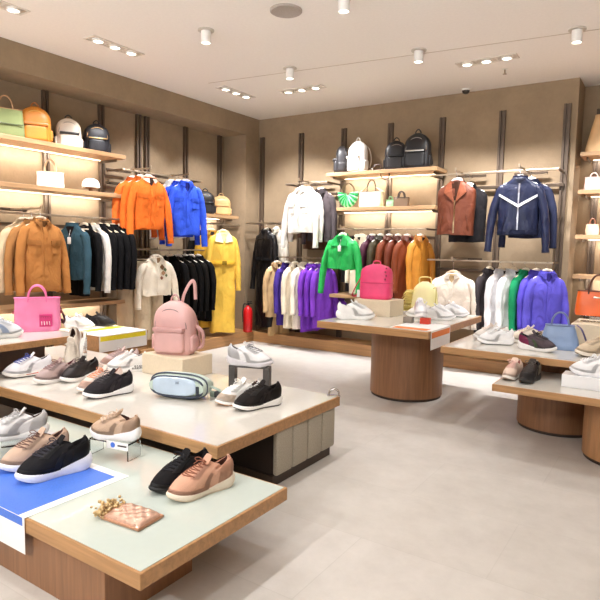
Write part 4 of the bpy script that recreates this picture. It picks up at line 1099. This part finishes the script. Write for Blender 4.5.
bm = NB(); loft(bm, [sell(.095 * q, .11 * q, z, 28, 2) for z, q in ((0, 1), (.03, 1.02), (.06, .95), (.085, .75), (.1, .45), (.106, .08))]); new_obj('crown', bm, fab((244, 242, 238)), t)
bm = NB(); rings = [[Vector((.09 * math.cos(a) * q, -.06 - .12 * q * abs(math.sin(a)) ** .8, .006 + z - .03 * (q - .4) * abs(math.sin(a)))) for a in [PI + PI * i / 14 for i in range(15)]] for q, z in ((.45, .012), (.75, .012), (1, .008), (1, .003), (.45, .006))]
loft(bm, rings, False, False, False); new_obj('brim', bm, fab((240, 238, 232)), t)
bm = NB(); cyl(bm, 0, 0, 0, .012, .06, 24); cyl(bm, 0, 0, .012, .046, .022, 20); cyl(bm, 0, 0, .046, .055, .06, 24); o = new_obj('cap_stand', bm, WOODV, None, loc=(-5.62, 4.16, ZS2)); tag(o, 'short wooden stand under the white cap', 'stand')
backpack('black backpack with small details on the corner shelf', (-5.64, 6.06, 1.8405), 52, (40, 38, 40), .27, .16, .32, (30, 28, 30), (170, 140, 100))
backpack('sand beige backpack at the right end of the corner shelf', (-5.66, 6.42, 1.8405), 52, (220, 180, 124), .27, .16, .29, (206, 160, 104), (190, 150, 90))
# pink tote
def tote_mark(t, body, w, d, h):
    bm = NB(); box(bm, .015, .115, -d * .43 - .012, -d * .43 + .004, h * .15, h * .52, .002)
    pm = new_obj('patch', bm, leather((214, 56, 126), .5), body, True)
    bm = NB()
    for k in range(5): tube(bm, [(.028 + k * .018, -d * .43 - .0125, h * .40), (.028 + k * .018, -d * .43 - .0125, h * .455)], .0022, 5)
    tube(bm, [(.025, -d * .43 - .0125, h * .458), (.105, -d * .43 - .0125, h * .458)], .002, 5)
    new_obj('printed_marks', bm, leather((170, 30, 90)), pm)
    bm = NB()
    for k in range(4): tube(bm, [(.034 + k * .020, -d * .43 - .0125, h * .20), (.032 + k * .020, -d * .43 - .0125, h * .31)], .0034, 5)
    new_obj('printed_letters', bm, M((250, 220, 232), .5), pm)
    for s in (-1, 1):
        bm = NB(); box(bm, s * w * .5 - .014, s * w * .5 + .014, -.02, .02, h * .52, h * .62, .004); new_obj('side_tab', bm, leather((140, 60, 60)), t)
handbag('hot pink canvas tote with two short handles on the left table', (-4.52, 2.80, ZC), 56, (250, 146, 190), .36, .17, .28, 1.02, (246, 124, 178), 'double', .105, fab((250, 146, 190), .7), 'tote_bag', tote_mark, ([(.17, .03, .20), (.21, .05, .10), (.20, .06, .05), (.185, .05, .09)], (70, 40, 50)))
# pink backpack
t = backpack('dusty pink nylon backpack with a big front pocket on the cream riser', (-3.25, 3.16, .5560), 18, (214, 168, 164), .33, .19, .41, (196, 150, 146), (150, 130, 128), mat=M((214, 168, 164), .36, 0, .3, 40, .08, 'fabric'))
bm = NB(); tube(bm, smooth_path([(.03, .05, .38), (.05, .06, .47), (.10, .07, .56), (.125, .08, .545), (.13, .09, .42)], 6), .013, 8, True, .4); new_obj('raised_strap', bm, leather((206, 160, 156), .45), t)
bm = NB(); tube(bm, smooth_path([(.17, .02, .22), (.22, .03, .17), (.215, .04, .07), (.17, .03, .04)], 6), .026, 8, True, .5); new_obj('hanging_strap', bm, leather((204, 158, 154), .45), t)
# belt bag
t = thing('belt_bag', 'pale blue and mint belt bag with dark trim lying on the second table', 'bag', (-2.68, 2.66, ZB + .001), 17)
BBM = leather((186, 204, 222), .35)
bm = NB(); rings = []
for i in range(13):
    u = i / 12; q = math.sin(max(.06, min(.94, u)) * PI) ** .42
    y = -.075 + .15 * u
    rings.append([Vector((p.x * (.92 + .08 * q), y + .0, .084 + p.y * q)) for p in sell(.205, .084, 0, 36, 3.0)])
loft(bm, rings); new_obj('body', bm, leather((188, 204, 192), .4), t)
def ovalband(y, w, h, r, flat=1.0):
    bm = NB(); pts = [Vector((p.x, y, .084 + p.y)) for p in sell(w, h, 0, 40, 3.0)]
    tube(bm, pts + [pts[0]], r, 8, True, flat); return bm
new_obj('trim', ovalband(-.066, .187, .066, .007), leather((58, 66, 84), .4), t)
new_obj('trim', ovalband(-.032, .203, .082, .006), leather((70, 78, 92), .4), t)
bm = NB(); rings = []
for y, q in ((-.06, 1.0), (-.078, .98), (-.086, .9), (-.088, .5)):
    rings.append([Vector((p.x - .012, y, .088 + p.y)) for p in sell(.158 * q, .060 * q, 0, 36, 3.4)])
loft(bm, rings); fp = new_obj('front_panel', bm, BBM, t)
bm = NB(); box(bm, .005, .03, -.0905, -.087, .108, .124, .001); new_obj('emblem', bm, metal((160, 176, 196), .3), fp)
bm = NB(); box(bm, .145, .165, -.085, -.05, .04, .10, .004); new_obj('zip_pull', bm, leather((40, 46, 58)), t)
bm = NB(); tube(bm, smooth_path([(.195, .02, .085), (.235, .035, .07), (.262, .05, .045), (.245, .07, .02), (.17, .085, .016)], 6), .022, 10, True, .3); new_obj('belt', bm, leather((160, 176, 166), .5), t)
bm = NB(); box(bm, .225, .268, .02, .06, .012, .052, .006); new_obj('buckle', bm, plastic((44, 44, 46)), t)
# clutch
t = thing('clutch', 'rose gold quilted clutch with a beaded fringe on the front table', 'clutch bag', (-1.765, 1.48, ZA), 5)
RG = M((216, 176, 154), .28, .45, 0, 40, .08)
bm = NB(); nx, ny = 28, 20; Wc, Dc = .20, .135
def cz(u, v_):
    e = (max(0, 1 - abs(2 * u - 1) ** 5) * max(0, 1 - abs(2 * v_ - 1) ** 5)) ** .5
    q = abs(math.sin((u * 4 + v_ * 3) * PI)) ** .5 * abs(math.sin((u * 4 - v_ * 3) * PI)) ** .5
    return .005 + e * (.024 + .009 * q)
G = [[bm.verts.new(((u / nx - .5) * Wc, (w_ / ny - .5) * Dc, cz(u / nx, w_ / ny))) for w_ in range(ny + 1)] for u in range(nx + 1)]
Bt = [[bm.verts.new(((u / nx - .5) * Wc, (w_ / ny - .5) * Dc, .001)) for w_ in (0, ny)] for u in (0, nx)]
for i in range(nx):
    for j in range(ny): bm.faces.new((G[i][j], G[i + 1][j], G[i + 1][j + 1], G[i][j + 1]))
bm.faces.new([G[i][0] for i in range(nx + 1)] + [Bt[1][0], Bt[0][0]]); bm.faces.new([G[i][ny] for i in range(nx + 1)] + [Bt[1][1], Bt[0][1]])
bm.faces.new([G[0][j] for j in range(ny + 1)] + [Bt[0][1], Bt[0][0]]); bm.faces.new([G[nx][j] for j in range(ny + 1)] + [Bt[1][1], Bt[1][0]])
bm.faces.new([Bt[0][0], Bt[1][0], Bt[1][1], Bt[0][1]])
new_obj('body', bm, RG, t)
bm = NB(); pts = [(-Wc / 2, -Dc / 2, .008), (Wc / 2, -Dc / 2, .008), (Wc / 2, Dc / 2, .008), (-Wc / 2, Dc / 2, .008), (-Wc / 2, -Dc / 2, .008)]; tube(bm, pts, .006, 8); new_obj('piping', bm, M((196, 146, 116), .35, .5), t)
rs = random.Random(3)
bm = NB()
for k in range(170):
    a = rs.uniform(0, 1); p = Vector((-.116 + rs.gauss(0, .016) + a * .02, -.075 + a * .105 + rs.gauss(0, .010), .010 + abs(rs.gauss(0, .019))))
    bmesh.ops.create_icosphere(bm, subdivisions=1, radius=rs.uniform(.005, .010), matrix=Matrix.Translation(p))
new_obj('bead_fringe', bm, M((206, 176, 128), .35, .5, 0, 40, .2), t)
# back wall bags
ZT, ZU = 2.3855, 1.9305
backpack('black backpack seen from the side at the left end of the back wall shelf', (-3.83, 6.74, ZT), -62, (46, 44, 46), .27, .16, .36, (60, 56, 56), (190, 186, 180), accent=(200, 198, 194))
backpack('white backpack on the top back wall shelf', (-3.58, 6.72, ZT), -16, (244, 240, 234), .28, .16, .40, (226, 216, 204), (220, 214, 206), mat=leather((244, 240, 234), .5))
t = thing('wristlet', 'small dark brown strap loop lying between the white and black backpacks', 'strap', (-3.27, 6.66, ZT), 10)
bm = NB(); tube(bm, smooth_path([(-.06, 0, .01), (-.04, 0, .06), (.03, 0, .075), (.06, 0, .04), (.03, .01, .012), (-.05, .01, .01)], 6), .009, 8, True, .6); new_obj('loop', bm, leather((70, 50, 40)), t)
bm = NB(); box(bm, -.075, -.045, -.012, .012, .0, .035, .004); new_obj('clasp', bm, CHROME, t)
backpack('black leather backpack left of the larger black one', (-3.05, 6.74, ZT), 26, (36, 34, 36), .28, .17, .36, (28, 26, 28), (150, 140, 130))
backpack('larger black backpack with a steel bar, right on the back wall shelf', (-2.75, 6.70, ZT), 6, (30, 29, 31), .32, .18, .42, (24, 23, 25), (160, 156, 150), accent=(190, 186, 180))
# green scalloped bag
t = thing('handbag', 'green and mint fan pleated crescent bag on the second back wall shelf', 'handbag', (-3.70, 6.70, ZU + .003), -6)
GM, GW = leather((44, 176, 100), .4), leather((176, 232, 196), .4)
bm = NB(); NW = 18
for k in range(NW):
    a0 = R(172) + (R(368) - R(172)) * k / NW; a1 = R(172) + (R(368) - R(172)) * (k + 1) / NW; am = (a0 + a1) / 2
    c = Vector((0, 0, .185)); sx, sz = .165, .185
    def pt(a, q, y): return Vector((c.x + sx * q * math.cos(a), y, c.z + sz * q * math.sin(a)))
    rin = .16
    ring = lambda q, th: [pt(a0, q, 0), pt(a0 + (am - a0) * .4, q, -th * .8), pt(am, q * 1.0, -th), pt(a1 + (am - a1) * .4, q, -th * .8), pt(a1, q, 0), pt(am, q, th)]
    loft(bm, [ring(rin, .018), ring(.55, .045), ring(.85, .040), ring(.99, .012)], True, True, True, k % 2)
new_obj('body', bm, [GM, GW], t)
for s in (-1, 1):
    bm = NB(); tube(bm, smooth_path([(-.10, s * .012, .20), (-.07, s * .012, .28), (0, s * .012, .315), (.07, s * .012, .28), (.10, s * .012, .20)], 6), .006, 8); new_obj('handle', bm, leather((120, 96, 70)), t)
t = handbag('cream slouchy shoulder bag with a dark handle on the second back wall shelf', (-3.36, 6.70, ZU), -4, (232, 214, 180), .33, .14, .20, 1.0, (70, 54, 44), 'single', .15, fab((232, 214, 180)))
for s in (-1, 1):
    bm = NB(); rings = [[Vector((s * (.165 - .11 * u) + p.x, p.y, .19 + .10 * u * (1 - .3 * u))) for p in sell(.022 * (1 - u) + .004, .03 * (1 - u) + .004, 0, 14, 2)] for u in [i / 5 for i in range(6)]]
    loft(bm, rings); new_obj('side_wing', bm, fab((228, 210, 176)), t)
handbag('mini brown and green handbag at the right on the second back wall shelf', (-2.93, 6.68, ZU), 8, (112, 88, 66), .20, .10, .11, 1.05, (60, 46, 38), 'double', .075)
handbag('mini mint green pouch left of the mini brown handbag', (-3.09, 6.71, ZU), 14, (150, 200, 150), .12, .07, .09, 1.1, (110, 160, 110), 'single', .04, cat='pouch', kind='pouch')
t = thing('bag_strap', 'brown leather strap loop hanging under the top back wall shelf', 'strap', (-3.13, 6.60, 2.284), 5)
bm = NB(); tube(bm, smooth_path([(-.06, 0, .056), (-.05, 0, .02), (0, 0, -.02), (.05, 0, .0), (.06, 0, .056)], 6), .008, 8, True, .6); new_obj('loop', bm, leather((96, 70, 52)), t)
# hot pink bag on drum table
PK = (238, 74, 128)
t = thing('backpack', 'hot pink leather bucket backpack on the cream riser by the green jacket', 'backpack', (-2.50, 5.16, .906), 6)
bm = NB(); rbox(bm, .33, .19, .345, 3.4, .72, taper=.93); new_obj('body', bm, leather(PK, .42), t)
bm = NB(); tube(bm, [(p.x, p.y, p.z) for p in sell(.162, .096, .16, 36, 3.4)] + [Vector((.162, 0, .16))], .004, 6); new_obj('seam', bm, leather((214, 54, 108)), t)
bm = NB(); tube(bm, smooth_path([(-.15, -.02, .22), (-.20, -.04, .12), (-.235, -.05, .03), (-.20, -.05, .02), (-.165, -.04, .06)], 6), .014, 8, True, .4); new_obj('shoulder_strap', bm, leather((206, 40, 70), .45), t)
bm = NB(); box(bm, -.175, -.145, -.075, -.07, .01, .085, .001); new_obj('price_tag', bm, CARD, t)
bm = NB()
for k in range(4): bmesh.ops.create_uvsphere(bm, u_segments=10, v_segments=8, radius=.009, matrix=Matrix.Translation((.12 + .01 * (k % 2), -.09, .20 + k * .036)))
new_obj('studs', bm, M((150, 40, 70), .4), t)
bm = NB(); tube(bm, smooth_path([(-.04, 0, .33), (-.03, 0, .37), (.03, 0, .37), (.04, 0, .33)], 5), .006, 8); new_obj('top_handle', bm, leather(PK), t)
# pale yellow bag
t = thing('handbag', 'pale yellow slouchy bag with a ruffled fringe on the drum table', 'handbag', (-2.13, 5.52, ZD), 8)
YB_ = (250, 240, 182)
bm = NB(); rbox(bm, .28, .15, .33, 2.8, .50, taper=.86); new_obj('body', bm, leather(YB_, .5), t)
bm = NB(); tube(bm, smooth_path([(.09, -.03, .26), (.12, -.05, .28), (.125, -.05, .18), (.12, -.05, .12)], 5), .007, 8, True, .5); new_obj('strap', bm, leather((206, 190, 110)), t)
bm = NB(); rs = random.Random(5)
for k in range(26):
    z = .03 + .22 * (k / 26); l = .05 + .05 * (1 - k / 26) + rs.uniform(-.01, .01)
    tube(bm, [(-.13 + .0012 * k, -.03 + rs.uniform(-.03, .03), z), (-.15 - l * .6, -.04 + rs.uniform(-.03, .03), z - .005), (-.15 - l, -.04 + rs.uniform(-.03, .03), z - .03 - rs.uniform(0, .02) if z > .08 else z - .01)], [.012, .010, .003], 6, True, .4)
new_obj('ruffle', bm, leather((240, 224, 140), .5), t)
bm = NB(); tube(bm, smooth_path([(-.06, 0, .31), (-.05, 0, .37), (.05, 0, .37), (.06, 0, .31)], 5), .007, 8); new_obj('handle', bm, leather((236, 220, 140)), t)
# blue handbag
handbag('powder blue trapezoid handbag with a hanging strap on the long right table', (-.745, 4.83, ZE), 8, (134, 158, 196),   .31, .17, .185, 1.5, (118, 132, 172), 'single', .10, leather((134, 158, 196), .34), 'handbag', None, ([(.12, .02, .19), (.155, -.02, .16), (.19, -.05, .08), (.235, -.06, .012)], (76, 66, 104)))
# orange handbag on clear pedestal
t = thing('acrylic_pedestal', 'clear acrylic pedestal under the orange handbag', 'riser', (-.54, 5.27, .8305), 0)
bm = NB(); box(bm, -.12, .12, -.07, .07, 0, .008, .001); new_obj('base_plate', bm, ACRYL, t, False)
bm = NB(); box(bm, -.05, .05, -.05, .05, .008, .052, .001); new_obj('post', bm, ACRYL, t, False)
bm = NB(); box(bm, -.12, .12, -.07, .07, .052, .058, .001); new_obj('top_plate', bm, ACRYL, t, False)
def omark(t, body, w, d, h):
    bm = NB(); box(bm, -.03, .03, -d * .38, -d * .34, h * .72, h * .78, .002); new_obj('emblem', bm, metal((226, 206, 180), .3), body)
handbag('bright orange structured handbag with dark handles at the right edge', (-.54, 5.27, .8890), 4, (240, 106, 34), .34, .16, .20, 1.12, (92, 56, 40), 'double', .135, leather((240, 106, 34), .36), 'handbag', omark)
# niche bags
handbag('large tan trapezoid tote on the topmost niche shelf', (-.72, 7.16, 2.5005), 8, (212, 172, 124), .50, .26, .40, 1.6, (196, 156, 112), 'double', .30, leather((212, 172, 124), .5), 'tote_bag')
t = handbag('small pink and white floral bag on the second niche shelf', (-.845, 7.10, 2.0905), 12, (238, 196, 186), .19, .12, .14, 1.1, (232, 206, 196), 'single', .05, fab((238, 196, 186)))
handbag('white knotted bag right of the pink floral one in the niche', (-.66, 7.14, 2.0905), 12, (238, 236, 234), .20, .12, .16, 1.2, (226, 224, 220), 'single', .06, fab((238, 236, 234)))
handbag('mini beige bag with brown handle on the third niche shelf', (-.83, 7.10, 1.6005), 10, (226, 192, 160), .14, .08, .12, 1.1, (150, 96, 70), 'single', .06)
handbag('beige and dark bag at the frame edge on the third niche shelf', (-.66, 7.12, 1.6005), 10, (206, 160, 124), .18, .10, .17, 1.1, (120, 74, 54), 'single', .06)

# fire extinguisher in the corner
t = thing('fire_extinguisher', 'red fire extinguisher standing in the room corner under the black coat', 'fire extinguisher', (-5.215, 6.52, .1505))
bm = NB(); loft(bm, [[(q * math.cos(2 * PI * i / 28), q * math.sin(2 * PI * i / 28), z) for i in range(28)] for z, q in ((0, .06), (.01, .068), (.30, .068), (.35, .055), (.375, .025), (.39, .022))]); new_obj('cylinder', bm, M((206, 26, 30), .35), t)
bm = NB(); box(bm, -.02, .02, -.015, .015, .39, .42, .003); box(bm, -.012, .075, -.008, .008, .42, .43, .002); box(bm, -.012, .07, -.008, .008, .445, .455, .002); new_obj('valve', bm, M((40, 38, 38), .5), t)
bm = NB(); tube(bm, smooth_path([(-.02, 0, .405), (-.07, -.01, .40), (-.085, -.01, .28), (-.08, -.01, .14)], 6), .009, 8); new_obj('hose', bm, M((30, 28, 28), .6), t)

# ------------------------------------------------------------------ camera, world, look
cam = bpy.data.cameras.new('camera'); co = bpy.data.objects.new('camera', cam); COL.objects.link(co)
cam.sensor_width = 36; cam.sensor_fit = 'HORIZONTAL'; cam.lens = 36 * 571.568 / 600
cx_ = Vector((0.83330129, 0.55245924, 0.01994375)); dn = Vector((0.06720172, -0.0654228, -0.99559218)); fw = Vector((-0.54871932, 0.8309685, -0.09164312))
m = Matrix((cx_, -dn, -fw)).transposed().to_4x4(); m.translation = Vector((0, 0, 1.4))
co.matrix_world = m
cam.clip_start = .05
SC.camera = co
w = bpy.data.worlds.new('ambient_fill'); SC.world = w; w.use_nodes = True
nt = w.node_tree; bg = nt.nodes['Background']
# stand-in for the shop behind: strong glow added from below to lift the ceiling
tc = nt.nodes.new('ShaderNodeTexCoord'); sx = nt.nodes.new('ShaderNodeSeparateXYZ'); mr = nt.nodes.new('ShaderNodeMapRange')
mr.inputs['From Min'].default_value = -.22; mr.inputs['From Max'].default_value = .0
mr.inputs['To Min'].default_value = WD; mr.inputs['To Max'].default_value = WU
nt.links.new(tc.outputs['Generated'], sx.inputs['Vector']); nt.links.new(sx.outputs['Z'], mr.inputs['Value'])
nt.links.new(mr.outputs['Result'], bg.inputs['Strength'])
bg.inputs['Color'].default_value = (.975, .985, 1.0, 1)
vs = SC.view_settings
vs.view_transform = 'Standard'; vs.look = 'None'; vs.gamma = 1.0; vs.exposure = 0.18
try: vs.use_curve_mapping = False
except Exception: pass
